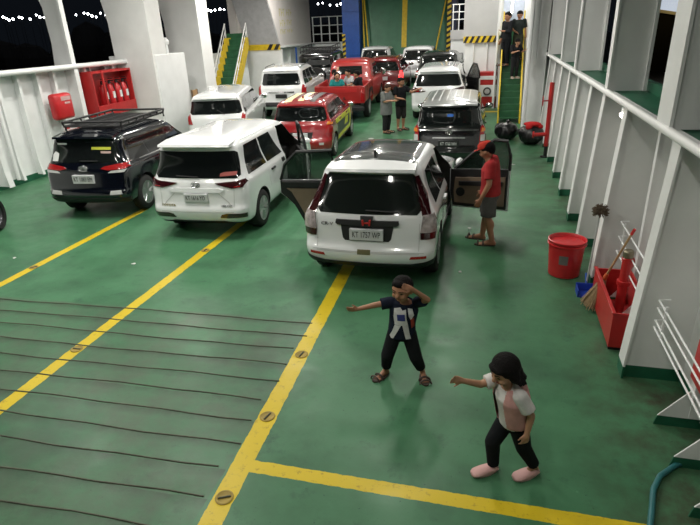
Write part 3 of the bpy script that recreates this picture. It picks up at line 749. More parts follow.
def door_shell(c, s, ang, trim_m, win=True):
    """an opened front door: outer skin, inner trim, window frame, glass, mirror"""
    P = c.P; L, W, H, bz = P['L'], P['W'], P['H'], P['bz']; yb, yh = P['door_y']; dl = yh - yb; hw = W / 2
    bm = NB(); zl = .31
    prism(bm, [(-dl, zl), (-.06, zl), (0, .6), (0, bz - .04), (-dl, bz + .02)], 'x', -.035 * s, 0)
    door = obj('front_door', bm, c.paint, c.root, 40); door.location = (s * (hw - .03), yh, 0); door.rotation_euler = (0, 0, s * ang)
    bm = NB(); prism(bm, [(-dl + .03, zl + .04), (-.08, zl + .04), (-.03, .6), (-.03, bz - .03), (-dl + .03, bz + .02)], 'x', -.10 * s, -.036 * s); obj('edge_seal', bm, TRIM_BLACK, door)
    bm = NB(); prism(bm, [(-dl + .06, zl + .10), (-.12, zl + .10), (-.10, .62), (-.12, bz - .16), (-dl + .06, bz - .10)], 'x', -.128 * s, -.10 * s); obj('door_trim', bm, trim_m, door)
    bm = NB(); prism(bm, [(-dl + .10, .76), (-.2, .72), (-.2, .79), (-dl + .10, .83)], 'x', -.175 * s, -.128 * s); obj('armrest', bm, TRIM_BLACK, door)
    bm = NB(); lathe(bm, [(.001, -.14 * s), (.075, -.138 * s), (.08, -.128 * s)], 14, 'x', 0, -.22, .60); obj('speaker_grille', bm, TRIM_BLACK, door)
    ft = (L - P['wst'] - .30) - yh; top = H - .12; tl = (hw * (P.get('top', .76) + .05) - hw + .03)
    fr = [(-.02 * s, -.06, bz - .06), (tl * .55 * s, ft * .55, (bz + top) / 2 + .02), (tl * s, ft, top), (tl * s, -dl + .06, top - .01), (tl * .45 * s, -dl + .01, (bz + top) / 2), (-.02 * s, -dl + .02, bz)]
    bm = NB(); tube(bm, fr, .028, 6); obj('window_frame', bm, TRIM_BLACK, door)
    if win:
        bm = NB(); vs = [bm.verts.new(p) for p in fr]; bm.faces.new([vs[0], vs[1], vs[2], vs[3], vs[4], vs[5]])
        r = bmesh.ops.extrude_face_region(bm, geom=bm.faces[:])
        for v in [g for g in r['geom'] if isinstance(g, bmesh.types.BMVert)]: v.co.x += .008
        bmesh.ops.triangulate(bm, faces=bm.faces[:]); bmesh.ops.recalc_face_normals(bm, faces=bm.faces[:])
        obj('window_glass', bm, CLEARG, door)
    bm = NB(); ball(bm, (.10 * s, -.12, bz + .05), (.115, .06, .075), 14); obj('door_mirror', bm, c.paint, door, 60)
    bm = NB(); box(bm, .0, .03, -dl + .1, -dl + .26, bz - .13, bz - .10, .006)
    for v in bm.verts: v.co.x *= s
    obj('door_handle', bm, c.paint, door)
    return door
def _clear_glass():
    m = bpy.data.materials.new('door glass'); m.use_nodes = True; nt = m.node_tree; b = nt.nodes['Principled BSDF']
    b.inputs['Base Color'].default_value = (.03, .05, .04, 1); b.inputs['Roughness'].default_value = .04; b.inputs['Alpha'].default_value = .55
    nz = nt.nodes.new('ShaderNodeTexNoise'); nz.inputs['Scale'].default_value = 3
    mr = nt.nodes.new('ShaderNodeMapRange'); mr.inputs[3].default_value = .50; mr.inputs[4].default_value = .62
    nt.links.new(nz.outputs[0], mr.inputs[0]); nt.links.new(mr.outputs[0], b.inputs['Alpha'])
    return m
CLEARG = _clear_glass()
def cabin(c):
    """seats, dash and wheel seen through an open doorway"""
    P = c.P; yb, yh = P['door_y']
    for s in (-1, 1):
        bm = NB(); box(bm, s * .36 - .22, s * .36 + .22, yb + .12, yb + .62, .42, .62, .05); box(bm, s * .36 - .23, s * .36 + .23, yb + .02, yb + .16, .60, 1.12, .05); box(bm, s * .36 - .12, s * .36 + .12, yb + .02, yb + .11, 1.14, 1.32, .03)
        obj('front_seat', bm, DARK_INT, c.root, 40)
    bm = NB(); box(bm, -.60, .60, yh - .28, yh + .02, .72, .98, .04); d = obj('dashboard', bm, TRIM_BLACK, c.root)
    bm = NB(); lathe(bm, [(.17, -.012), (.185, 0), (.17, .012), (.155, 0), (.17, -.012)], 20, 'y', .36, yh - .36, .88); obj('steering_wheel', bm, TRIM_BLACK, c.root)
def seat_on_deck(c, s=1., sz=None):
    """scale, then stand the wheels on the rising deck"""
    r = c.root; x, y, z = r.location; y0, y1 = y + c.wy[0] * s, y + c.wy[1] * s
    p = math.atan2(fz(y1) - fz(y0), y1 - y0); r.scale = (s, s, sz or s)
    r.location = (x, y, fz(y0) - c.wy[0] * s * math.tan(p)); r.rotation_euler = (p, 0, r.rotation_euler.z)
def mirrors(c, sides=(-1, 1), m=None):
    P = c.P
    for s in sides:
        y = P['L'] - P['wsb'] - .42; bm = NB()
        ball(bm, (s * (P['W'] / 2 + .10), y, P['bz'] + .09), (.12, .065, .08), 14); tube(bm, [(s * (P['W'] / 2 - .05), y + .02, P['bz'] + .02), (s * (P['W'] / 2 + .06), y, P['bz'] + .06)], .025, 6)
        o = obj('door_mirror', bm, m or c.paint, c.root, 60)
        bm = NB(); ball(bm, (s * (P['W'] / 2 + .10), y - .045, P['bz'] + .09), (.095, .025, .06), 10); obj('mirror_glass', bm, CHROME, o, 60)
def handles(c, m=None):
    P = c.P; hw = P['W'] / 2
    for side, s in (('right', 1), ('left', -1)):
        for y in P.get('handle_y', (P['wr'] + .55, P['wr'] + 1.5)):
            if (s, 'front') in P.get('nohandle', ()) and y > P['wr'] + 1.2: continue
            patch(c, 'door_handle', [(y, P['bz'] - .11), (y + .18, P['bz'] - .105), (y + .18, P['bz'] - .075), (y, P['bz'] - .08)], side, m or c.paint, .03, .0, .06)
def plate(c, z, s, m, ink, x=0, w=.44, h=.14, tilt=None, surround=None):
    hit, n, _, _ = c.bvh.ray_cast(Vector((x, -5, z)), Vector((0, 1, 0)))
    y = hit.y - .03; bm = NB(); box(bm, x - w / 2, x + w / 2, y - .012, y + .07, z - h / 2, z + h / 2, .004)
    p = obj('number_plate', bm, m, c.root)
    if s: text_mesh('plate_lettering', s, .105 * h / .14, ink, p, (x, y - .014, z), (PI / 2, 0, 0), sx=.64)
    return p
def rear_glass(c, b=None, t=None, lo=None, hi=None, name='rear_window'):
    P = c.P; hw = P['W'] / 2; b = b or hw * .80; t = t or hw * .66; lo = lo or P['bz'] + .05; hi = hi or P['H'] - .17
    return patch(c, name, [(-b, lo + .05), (-b + .05, lo), (b - .05, lo), (b, lo + .05), (t, hi - .03), (t - .04, hi), (-t + .04, hi), (-t, hi - .03)], 'rear', GLASS, .005)
def windscreen(c):
    P = c.P; hw = P['W'] / 2; L = P['L']
    lo, hi = P['bz'] + .07, P['H'] - .14
    patch(c, 'windscreen', [(-hw * .80, lo), (hw * .80, lo), (hw * .66, hi), (-hw * .66, hi)], 'front', GLASS, .005)
    for s in (-1, 1):
        pl = [(s * hw * .55, P['hz'] - .16), (s * hw * .93, P['hz'] - .12), (s * hw * .93, P['hz'] - .01), (s * hw * .60, P['hz'] - .05)]
        patch(c, 'headlamp', pl, 'front', TAIL_CLEAR, .006)
    patch(c, 'grille', [(-hw * .5, .50), (hw * .5, .50), (hw * .52, .66), (-hw * .52, .66)], 'front', TRIM_BLACK, .006)
def spoiler(c, d=.14, m=None):
    P = c.P; hw = P['W'] / 2 * P.get('top', .76) - .05; z = P['H'] - .075; y = P['rl'] - .02; bm = NB()
    n = 8
    for k in range(n):
        x0 = -hw + 2 * hw * k / n; x1 = -hw + 2 * hw * (k + 1) / n
        f = lambda x: .10 * (x / hw) ** 2
        vs = []
        for x in (x0, x1):
            vs.append([bm.verts.new((x, y - d + f(x), z - .035 - f(x) * .2)), bm.verts.new((x, y - d + .02 + f(x), z - .0 - f(x) * .2)), bm.verts.new((x, y + .25, z + .062 - f(x) * .45)), bm.verts.new((x, y + .05, z - .06))])
        A, B = vs
        for i in range(4): bm.faces.new((A[i], A[(i + 1) % 4], B[(i + 1) % 4], B[i]))
        if k == 0: bm.faces.new(A[::-1])
        if k == n - 1: bm.faces.new(B)
    bmesh.ops.remove_doubles(bm, verts=bm.verts[:], dist=.001); bmesh.ops.recalc_face_normals(bm, faces=bm.faces[:])
    return obj('roof_spoiler', bm, m or c.paint, c.root, 50)
def wiper(c, x0, x1, z0, z1):
    pts = []
    for k in range(7):
        t = k / 6; x, z = x0 + (x1 - x0) * t, z0 + (z1 - z0) * t
        h, n, _, _ = c.bvh.ray_cast(Vector((x, -5, z)), Vector((0, 1, 0))); pts.append(h + n * .02)
    bm = NB(); tube(bm, pts, .011, 6); return obj('rear_wiper', bm, TRIM_BLACK, c.root)
def roof_rail(c, m, h=.05, full=False):
    P = c.P; x = P['W'] / 2 * (P.get('top', .76) - .06)
    y0, y1 = P['rl'] + .25, P['L'] - P['wst'] - .4
    for s in (-1, 1):
        pts = []
        for k in range(9):
            y = y0 + (y1 - y0) * k / 8; hgt = h if 0 < k < 8 else .0
            z = P['H'] - .04; hh, n, _, _ = c.bvh.ray_cast(Vector((s * x, y, 5)), Vector((0, 0, -1)))
            pts.append((s * x, y, (hh.z if hh else z) + hgt))
        bm = NB(); tube(bm, pts, .018, 8); obj('roof_rail', bm, m, c.root, 60)
def antenna(c, m=None):
    P = c.P; bm = NB(); y = P['rl'] + .35
    prism(bm, [(y, P['H'] - .01), (y + .14, P['H'] - .01), (y + .02, P['H'] + .07), (y, P['H'] + .07)], 'x', -.018, .018); obj('antenna_fin', bm, m or c.paint, c.root)
def rear_text(c, s, x, z, size, m, name='badge_lettering', sx=1.):
    h, n, _, _ = c.bvh.ray_cast(Vector((x, -5, z)), Vector((0, 1, 0)))
    tilt = math.atan2(n.z, -n.y)
    return text_mesh(name, s, size, m, c.root, (x, h.y - .008, z), (PI / 2 - tilt, 0, math.atan2(n.x, -n.y)), sx=sx, ext=.004)


R_ = math.radians
PINKLENS = mat('clear pinkish lamp lens', (.40, .34, .34), .1, var=.5, scale=14, coat=1.)
# --- white SUV nearest the camera, both front doors open
c = make_car('suv', 'nearest white SUV with both front doors swung wide open and a dark roof', 'car', (-1.60, 6.72, 0), R_(.3),
    dict(L=4.56, W=1.84, H=1.63, bz=1.0, hz=.90, wsb=1.22, wst=2.02, rl=.42, wr=.82, wb=2.62, R=.34, clear=.27, bumper=.07, top=.71, bow=.09,
         doors=((1, 'front'), (-1, 'rear')), door_y=(1.98, 3.02), pil=(.26, .585), nohandle=((1, 'front'),), q0=.62), CAR_WHITE)
cabin(c)
side_glass(c, skip=(('right', 2), ('left', 1)))
rear_glass(c, .71, .61, 1.0, 1.47)
windscreen(c); handles(c); spoiler(c, .12); antenna(c, BLACKP)
patch(c, 'roof_film', [(-.56, .62), (.56, .62), (.58, 1.0), (.57, 2.05), (.50, 2.22), (-.50, 2.22), (-.57, 2.05), (-.58, 1.0)], 'top', mat('glossy dark roof film', (.07, .075, .075), .10, coat=.6, var=.1), .003)
for yy in (1.02, 1.95): lines(c, 'roof_seam', [('top', [(-.55, yy), (.55, yy)])], CAR_SILVER, .02, .005)
up = [(.725, .99), (.84, .985), (.755, 1.22), (.64, 1.45), (.60, 1.44), (.665, 1.20)]
lowc = [(.71, .79), (.90, .79), (.89, .93), (.86, 1.0), (.735, .995)]; lowr = [(.715, .70), (.89, .70), (.90, .785), (.71, .785)]
for s in (1, -1):
    f = (lambda p: p) if s > 0 else mir
    patch(c, 'tail_lamp', f(up), 'rear', TAIL_DARK, .014, .03, .05)
    patch(c, 'tail_lamp', f(lowc), 'rear', PINKLENS, .024, .04, .05); patch(c, 'tail_lamp', f(lowr), 'rear', TAIL_DARK, .014, .03, .05)
    patch(c, 'reflector', f([(.58, .455), (.80, .465), (.80, .50), (.60, .49)]), 'rear', TAIL_RED, .008)
patch(c, 'plate_recess', [(-.33, .695), (-.30, .665), (.30, .665), (.33, .695), (.36, .86), (-.36, .86)], 'rear', TRIM_BLACK, .006)
patch(c, 'tailgate_bar', [(-.40, .862), (.40, .862), (.43, .885), (.42, .925), (-.42, .925), (-.43, .885)], 'rear', TRIM_BLACK, .03, .02)
plate(c, .755, 'KT 1757 WP', PLATE_W, INK_B, 0, .46, .15)
b = patch(c, 'badge', [(-.07, .855), (.07, .855), (.085, .97), (-.085, .97)], 'rear', TRIM_BLACK, .036, .03)
bm = NB(); h_, n_, _, _ = c.bvh.ray_cast(Vector((0, -5, .91)), Vector((0, 1, 0))); yy = h_.y - .052
for p in ([(-.055, .875), (-.03, .875), (-.038, .95), (-.062, .95)], [(.03, .875), (.055, .875), (.062, .95), (.038, .95)], [(-.038, .90), (.038, .90), (.038, .918), (-.038, .918)]): prism(bm, p, 'y', yy, yy + .03)
obj('badge_letter', bm, INK_R, b)
rear_text(c, 'CR-V', -.56, .865, .06, DGREY, sx=1.3)
patch(c, 'sticker', [(-.12, .50), (.06, .50), (.06, .56), (-.12, .56)], 'rear', mat('khaki sticker', (.13, .12, .05), .5), .006)
lines(c, 'tailgate_seam', [('rear', [(-.70, .99), (-.70, .52), (.70, .52), (.70, .99)]), ('rear', [(-.88, .535), (.88, .535)])], GREY_STEEL, .009)
patch(c, 'bumper_valance', [(-.84, .255), (.84, .255), (.90, .435), (.6, .385), (-.6, .385), (-.90, .435)], 'rear', TRIM_BLACK, .014, .03)
for sd in ('right', 'left'): patch(c, 'sill_trim', [(1.22, .28), (3.02, .28), (3.02, .38), (1.22, .38)], sd, TRIM_BLACK, .012)
lines(c, 'door_seam', [(sd, [(1.98, .42), (1.98, .98)]) for sd in ('right', 'left')] + [(sd, [(1.22, .62), (1.14, .98)]) for sd in ('right', 'left')], TRIM_BLACK, .008)
wiper(c, .42, -.02, 1.03, 1.045)
door_shell(c, 1, R_(77), BEIGE_INT); rear_door(c, -1, R_(80), BEIGE_INT); mirrors(c, (-1,))
seat_on_deck(c, 1.03, 1.07)
# --- white people carrier, second lane
c = make_car('minivan', 'white people carrier with slim dark wedge tail lamps in the middle left lane', 'car', (-5.02, 8.20, 0), R_(3),
    dict(L=4.72, W=1.77, H=1.68, bz=1.0, hz=.92, wsb=1.02, wst=1.72, rl=.30, wr=.86, wb=2.98, R=.335, clear=.25, bumper=.05, top=.77, bow=.07,
         doors=((1, 'front'),), door_y=(2.30, 3.42), pil=(.30, .60), nohandle=((1, 'front'),)), CAR_WHITE)
cabin(c); side_glass(c, skip=(('right', 2),)); rear_glass(c, .76, .70, 1.04, 1.47); windscreen(c); handles(c, TRIM_BLACK); spoiler(c, .18)
door_shell(c, 1, R_(24), TRIM_BLACK); mirrors(c, (-1,)); seat_on_deck(c, 1.06)
tl = [(.34, .965), (.40, .94), (.62, .885), (.80, .90), (.87, 1.0), (.865, 1.03), (.70, .995)]
for s in (1, -1):
    f = (lambda p: p) if s > 0 else mir
    patch(c, 'tail_lamp', f(tl), 'rear', TAIL_DARK, .014, .03)
    patch(c, 'lamp_lens', f([(.66, .90), (.76, .907), (.765, .925), (.67, .917)]), 'rear', TAIL_RED, .018, .02)
    patch(c, 'bumper_vent', f([(.40, .40), (.83, .40), (.84, .475), (.52, .48), (.44, .46)]), 'rear', TAIL_DARK, .010)
patch(c, 'tailgate_ridge', [(-.44, .815), (.44, .815), (.50, .86), (.40, .885), (-.40, .885), (-.50, .86)], 'rear', CAR_WHITE, .02, .02)
lines(c, 'tailgate_crease', [('rear', [(-.40, .80), (-.56, .66), (-.60, .60)]), ('rear', [(.40, .80), (.56, .66), (.60, .60)])], GREY_STEEL, .014)
plate(c, .735, 'KT 1616 YO', PLATE_W, INK_B, 0, .42, .14)
bm = NB(); h_, n_, _, _ = c.bvh.ray_cast(Vector((0, -5, .94)), Vector((0, 1, 0)))
for rx, rz in ((.075, .05), (.03, .05), (.055, .022)): 
    tube(bm, [(rx * math.cos(2 * PI * k / 16), h_.y - .012, .945 + rz * math.sin(2 * PI * k / 16)) for k in range(17)], .008, 6)
obj('badge', bm, CHROME, c.root, 60)
rear_text(c, 'TOYOTA', -.52, .60, .055, mat('dull gold lettering', (.30, .26, .08), .4, .4), sx=1.2); rear_text(c, 'VELOZ', .53, .60, .055, CHROME, sx=1.2)
patch(c, 'window_sticker', [(.42, 1.07), (.70, 1.09), (.71, 1.15), (.50, 1.14), (.43, 1.12)], 'rear', mat('pink red sticker', (.42, .10, .09), .5), .008)
lines(c, 'tailgate_seam', [('rear', [(-.665, .90), (-.65, .50), (.65, .50), (.665, .90)])], GREY_STEEL, .009)
patch(c, 'bumper_valance', [(-.74, .235), (.74, .235), (.62, .30), (.45, .345), (-.45, .345), (-.62, .30)], 'rear', TRIM_BLACK, .012, .03)
lines(c, 'door_seam', [('right', [(2.30, .40), (2.30, 1.0)]), ('right', [(1.34, .62), (1.26, .98)]), ('left', [(2.30, .40), (2.30, 1.0)])], GREY_STEEL, .009)
patch(c, 'door_pull', [(2.06, .90), (2.20, .90), (2.20, .97), (2.06, .97)], 'right', TRIM_BLACK, .012)
wiper(c, .05, -.35, 1.06, 1.075)
# --- dark navy SUV by the left wall
c = make_car('suv', 'dark navy SUV with a roof rack and red light bar beside the left wall', 'car', (-7.95, 8.95, 0), R_(6),
    dict(L=4.46, W=1.76, H=1.66, bz=1.02, hz=.95, wsb=1.10, wst=1.80, rl=.34, wr=.80, wb=2.69, R=.35, clear=.30, bumper=.05, top=.77, bow=.07, pil=(.28, .60)), CAR_NAVY)
side_glass(c); rear_glass(c, .72, .66, 1.10, 1.46); windscreen(c); handles(c); spoiler(c, .14); mirrors(c)
tl = [(.36, .985), (.50, .955), (.80, .975), (.87, 1.0), (.86, 1.08), (.66, 1.06), (.42, 1.02)]
for s in (1, -1):
    f = (lambda p: p) if s > 0 else mir
    patch(c, 'tail_lamp', f(tl), 'rear', TAIL_RED, .014, .03); patch(c, 'lamp_lens', f([(.50, .905), (.80, .915), (.84, .965), (.56, .945)]), 'rear', TAIL_CLEAR, .012, .03)
    patch(c, 'bumper_lamp', f([(.50, .50), (.74, .51), (.72, .58), (.52, .57)]), 'rear', GREY_STEEL, .008)
plate(c, .80, 'KT 1083 EM', PLATE_W, INK_B, 0, .44, .16)
bm = NB(); h_, n_, _, _ = c.bvh.ray_cast(Vector((0, -5, .98)), Vector((0, 1, 0)))
for rx, rz in ((.085, .05), (.035, .05), (.06, .022)):
    tube(bm, [(rx * math.cos(2 * PI * k / 16), h_.y - .012, .99 + rz * math.sin(2 * PI * k / 16)) for k in range(17)], .009, 6)
obj('badge', bm, CHROME, c.root, 60)
patch(c, 'window_sticker', [(.18, 1.33), (.56, 1.32), (.56, 1.37), (.18, 1.38)], 'rear', INK_Y, .008)
patch(c, 'window_sticker', [(.36, 1.26), (.56, 1.255), (.56, 1.295), (.36, 1.30)], 'rear', mat('pale pink sticker', (.5, .35, .32), .5), .008)
patch(c, 'window_sticker', [(-.68, 1.12), (-.55, 1.12), (-.52, 1.26), (-.60, 1.30), (-.66, 1.24)], 'rear', INK_W, .008)
patch(c, 'window_sticker', [(-.55, 1.42), (-.34, 1.42), (-.34, 1.45), (-.55, 1.45)], 'rear', INK_W, .008)
patch(c, 'bumper_valance', [(-.80, .30), (.80, .30), (.84, .44), (-.84, .44)], 'rear', TRIM_BLACK, .014, .03)
lines(c, 'bumper_line', [('rear', [(-.80, .50), (.80, .50)])], DGREY, .02, .006)
wiper(c, .30, -.06, 1.12, 1.125)
rk = NB()
for s in (-1, 1):
    tube(rk, [(s * .60, .72, 1.62), (s * .60, .74, 1.70), (s * .60, 2.5, 1.71), (s * .60, 2.52, 1.62)], .022, 8)
    tube(rk, [(s * .63, .70, 1.78), (s * .63, 2.5, 1.78)], .022, 8)
    for y in (.70, 1.0, 1.3, 1.6, 1.9, 2.2, 2.5): tube(rk, [(s * .60, y, 1.69), (s * .63, y, 1.78)], .018, 6)
for k in range(17): y = .70 + 1.8 * k / 16; box(rk, -.61, .61, y - .022, y + .022, 1.685, 1.705)
for x in (-.3, 0, .3): box(rk, x - .03, x + .03, .7, 2.5, 1.68, 1.70)
for y in (.70, 2.5): tube(rk, [(-.63, y, 1.78), (.63, y, 1.78)], .022, 8)
obj('roof_rack', rk, TRIM_BLACK, c.root, 60)
lines(c, 'window_chrome', [('right', [(.75, 1.055), (3.2, 1.03)])], CHROME, .02, .006)
seat_on_deck(c, 1.05)
# --- black people carrier ahead of the nearest SUV
c = make_car('minivan', 'black people carrier with a silver roof ahead of the nearest white SUV', 'car', (-1.06, 13.7, 0), R_(1.5),
    dict(L=4.58, W=1.78, H=1.74, bz=1.08, hz=.98, wsb=.98, wst=1.62, rl=.24, wr=.84, wb=2.75, R=.33, clear=.25, bumper=.05, top=.80, bow=.05, pil=(.32, .62)), CAR_BLACK)
side_glass(c); rear_glass(c, .76, .70, 1.10, 1.57); windscreen(c); handles(c); mirrors(c)
patch(c, 'roof_film', [(-.64, .30), (.64, .30), (.66, .9), (.64, 2.5), (-.64, 2.5), (-.66, .9)], 'top', CAR_SILVER, .004)
spoiler(c, .12, CAR_SILVER)
for x in (-.45, -.27, -.09, .09, .27, .45): lines(c, 'roof_seam', [('top', [(x, .4), (x, 2.4)])], GREY_STEEL, .03, .008)
for s in (1, -1):
    f = (lambda p: p) if s > 0 else mir
    patch(c, 'tail_lamp', f([(.74, .72), (.885, .72), (.885, 1.14), (.80, 1.16), (.76, 1.10)]), 'rear', TAIL_RED, .016, .03)
    patch(c, 'lamp_lens', f([(.765, .78), (.86, .78), (.86, .93), (.765, .93)]), 'rear', TAIL_CLEAR, .022, .02)
    patch(c, 'lamp_lens', f([(.775, 1.0), (.86, 1.0), (.86, 1.07), (.79, 1.08)]), 'rear', ORANGE_L, .022, .02)
    patch(c, 'pillar_edge', f([(.80, 1.16), (.86, 1.16), (.76, 1.58), (.71, 1.58)]), 'rear', CAR_SILVER, .006)
lines(c, 'chrome_strip', [('rear', [(-.72, 1.04), (.72, 1.04)])], CHROME, .022, .012); lines(c, 'plate_strip', [('rear', [(-.40, .86), (.40, .86)])], CHROME, .025, .012)
bm = NB(); h_, n_, _, _ = c.bvh.ray_cast(Vector((0, -5, 1.0)), Vector((0, 1, 0)))
for rx, rz in ((.085, .055), (.035, .055), (.06, .024)):
    tube(bm, [(rx * math.cos(2 * PI * k / 16), h_.y - .02, 1.0 + rz * math.sin(2 * PI * k / 16)) for k in range(17)], .009, 6)
obj('badge', bm, CHROME, c.root, 60)
plate(c, .72, 'KT 1760 WH', PLATE_B, INK_W, 0, .50, .15)
rear_text(c, 'INNOVA', -.58, .96, .05, CHROME)
patch(c, 'window_sticker', [(-.06, 1.36), (.09, 1.36), (.10, 1.41), (.05, 1.43), (-.05, 1.42)], 'rear', mat('blue sticker', (.05, .20, .75), .4), .008)
patch(c, 'bumper_valance', [(-.80, .26), (.80, .26), (.84, .36), (-.84, .36)], 'rear', TRIM_BLACK, .012, .03)
seat_on_deck(c, 1.0)
# --- white crossover further ahead, right door open
c = make_car('crossover', 'white crossover with its right front door open ahead of the black people carrier', 'car', (-2.0, 20.2, 0), R_(1.5),
    dict(L=4.5, W=1.78, H=1.70, bz=1.08, hz=1.0, wsb=1.05, wst=1.75, rl=.36, wr=.80, wb=2.78, R=.36, clear=.28, bumper=.05, top=.76, bow=.06, sub=2,
         doors=((1, 'front'),), door_y=(2.15, 3.2), pil=(.30, .61), nohandle=((1, 'front'),)), CAR_WHITE)
cabin(c); side_glass(c, skip=(('right', 2),)); rear_glass(c, .76, .66, 1.14, 1.50); windscreen(c); handles(c); spoiler(c, .14)
door_shell(c, 1, R_(28), TRIM_BLACK); mirrors(c, (-1,))
for s in (1, -1):
    f = (lambda p: p) if s > 0 else mir
    patch(c, 'tail_lamp', f([(.40, .98), (.84, .94), (.88, 1.0), (.86, 1.10), (.78, 1.11), (.44, 1.03)]), 'rear', TAIL_DARK, .014, .03)
    patch(c, 'lamp_lens', f([(.60, .985), (.82, .97), (.83, 1.0), (.62, 1.01)]), 'rear', TAIL_RED, .02, .02)
plate(c, .80, '', PLATE_W, INK_B)
for sd in ('left', 'right'): patch(c, 'sill_trim', [(1.3, .29), (2.9, .29), (2.9, .42), (1.3, .42)], sd, TRIM_BLACK, .014)
lines(c, 'door_seam', [('left', [(2.1, .42), (2.1, 1.05)]), ('left', [(1.3, .62), (1.22, 1.02)])], TRIM_BLACK, .012)
seat_on_deck(c, 1.08)
# --- white hatchback beside the left casing
c = make_car('hatchback', 'small white hatchback with dark rear glass parked next to the left casing', 'car', (-8.38, 15.6, 0), R_(14),
    dict(L=4.45, W=1.72, H=1.60, bz=1.0, hz=.92, wsb=1.02, wst=1.72, rl=.26, wr=.74, wb=2.60, R=.31, bumper=.05, top=.78, bow=.06, pil=(.22, .58)), CAR_WHITE)
side_glass(c); rear_glass(c, .74, .68, 1.06, 1.42); windscreen(c); handles(c); spoiler(c, .12); mirrors(c); antenna(c)
for s in (1, -1):
    f = (lambda p: p) if s > 0 else mir
    patch(c, 'tail_lamp', f([(.68, .80), (.86, .80), (.855, 1.05), (.74, 1.06)]), 'rear', TAIL_RED, .014, .03)
plate(c, .78, '', PLATE_W, INK_B); wiper(c, .25, .05, 1.05, 1.17)
seat_on_deck(c, 1.10)
# --- white SUV beyond it
c = make_car('suv', 'white SUV with roof rails beyond the small hatchback on the left', 'car', (-8.15, 20.7, 0), R_(5),
    dict(L=4.25, W=1.86, H=1.84, bz=1.16, hz=1.06, wsb=1.25, wst=1.95, rl=.28, wr=.80, wb=2.45, R=.37, clear=.32, bumper=.06, top=.78, bow=.05, pil=(.28, .6)), CAR_WHITE)
side_glass(c); rear_glass(c, .74, .66, 1.22, 1.63); windscreen(c); handles(c); roof_rail(c, CHROME); mirrors(c); spoiler(c, .1)
for s in (1, -1):
    f = (lambda p: p) if s > 0 else mir
    patch(c, 'tail_lamp', f([(.76, .84), (.92, .84), (.91, 1.22), (.80, 1.22)]), 'rear', TAIL_RED, .014, .03)
patch(c, 'tailgate_bar', [(-.5, .95), (.5, .95), (.5, 1.0), (-.5, 1.0)], 'rear', CHROME, .02, .02)
patch(c, 'bumper_step', [(-.85, .48), (.85, .48), (.88, .62), (-.88, .62)], 'rear', TRIM_BLACK, .02, .02)
plate(c, .84, '', PLATE_B, INK_W)
seat_on_deck(c, 1.05)
# --- red hatchback with racing stripes
c = make_car('hatchback', 'red hatchback with cream roof stripes and lime framed dark side panels', 'car', (-5.28, 14.6, 0), R_(4),
    dict(L=3.85, W=1.66, H=1.55, bz=1.0, hz=.92, wsb=.92, wst=1.62, rl=.24, wr=.66, wb=2.5, R=.31, bumper=.05, top=.77, bow=.06, pil=(.26, .58)), CAR_RED)
side_glass(c); rear_glass(c, .70, .64, 1.03, 1.38); windscreen(c); handles(c); spoiler(c, .12); mirrors(c)
patch(c, 'roof_stripe', [(-.44, .28), (-.24, .28), (-.24, 1.95), (-.44, 1.95)], 'top', CREAM, .004); patch(c, 'roof_stripe', [(-.08, .28), (.08, .28), (.08, 1.95), (-.08, 1.95)], 'top', CREAM, .004)
patch(c, 'roof_stripe', [(.24, .28), (.40, .28), (.40, 1.95), (.24, 1.95)], 'top', DGREY, .004); antenna(c, CAR_RED)
for s in (1, -1):
    f = (lambda p: p) if s > 0 else mir
    patch(c, 'tail_lamp', f([(.66, .74), (.825, .74), (.82, 1.02), (.72, 1.04)]), 'rear', TAIL_RED, .014, .03); patch(c, 'lamp_lens', f([(.70, .94), (.815, .94), (.81, 1.0), (.72, 1.01)]), 'rear', ORANGE_L, .02, .02)
    patch(c, 'reflector', f([(.50, .44), (.62, .44), (.62, .50), (.50, .50)]), 'rear', TAIL_CLEAR, .008)
patch(c, 'plate_recess', [(-.30, .60), (.30, .60), (.34, .76), (-.34, .76)], 'rear', TRIM_BLACK, .008)
plate(c, .68, '', PLATE_W, INK_B, 0, .40, .12)
for sd in ('right', 'left'):
    patch(c, 'side_panel', [(.98, .42), (2.74, .42), (2.80, .90), (.98, .90)], sd, DGREY, .004)
    patch(c, 'side_stripe', [(.80, .84), (2.86, .80), (2.84, .93), (.72, .96)], sd, INK_Y, .009)
    patch(c, 'side_stripe', [(1.02, .38), (2.72, .38), (2.72, .49), (1.02, .49)], sd, INK_Y, .009)
    patch(c, 'side_stripe', [(2.70, .38), (2.82, .38), (2.86, .84), (2.72, .84)], sd, INK_Y, .009)
    patch(c, 'side_emblem', [(1.90, .60), (2.40, .60), (2.44, .78), (2.06, .80)], sd, INK_Y, .010)
seat_on_deck(c, 1.08)
# --- red pickup with people in the tray
pk = dict(L=5.1, W=1.74, H=1.86, bz=1.15, hz=1.06, wsb=1.2, wst=1.78, rl=2.2, wr=1.15, wb=2.95, R=.36, clear=.36, bumper=2.02, top=.84, bow=.02, sub=2, pil=(.02, .30), q0=2.35)
L, H, hw, bz, hz = 5.1, 1.86, .87, 1.15, 1.06
pk['levels'] = [(.38, .38, 1.98, L - .2, hw - .1, .06, .35), (.42, .42, 1.9, L - .06, hw - .03, .05, .4), (.6, .6, 1.9, L, hw - .01, .05, .45), (.8, .75, 1.9, L - .03, hw, .05, .45), (1.08, 1.04, 1.92, L - .16, hw - .01, .05, .4),
    (1.15, 1.1, 1.93, L - .3, hw - .03, .06, .35), (1.19, 1.17, 1.95, L - 1.1, hw - .06, .06, .2), (1.5, 1.5, 2.02, L - 1.45, hw - .09, .07, .18), (1.72, 1.71, 2.08, L - 1.75, hw - .13, .1, .16), (1.82, 1.81, 2.16, L - 1.9, hw - .20, .12, .2), (1.85, 1.845, 2.35, L - 2.1, hw - .38, .14, .2), (1.86, 1.86, 2.6, L - 2.3, .1, .04, .04)]
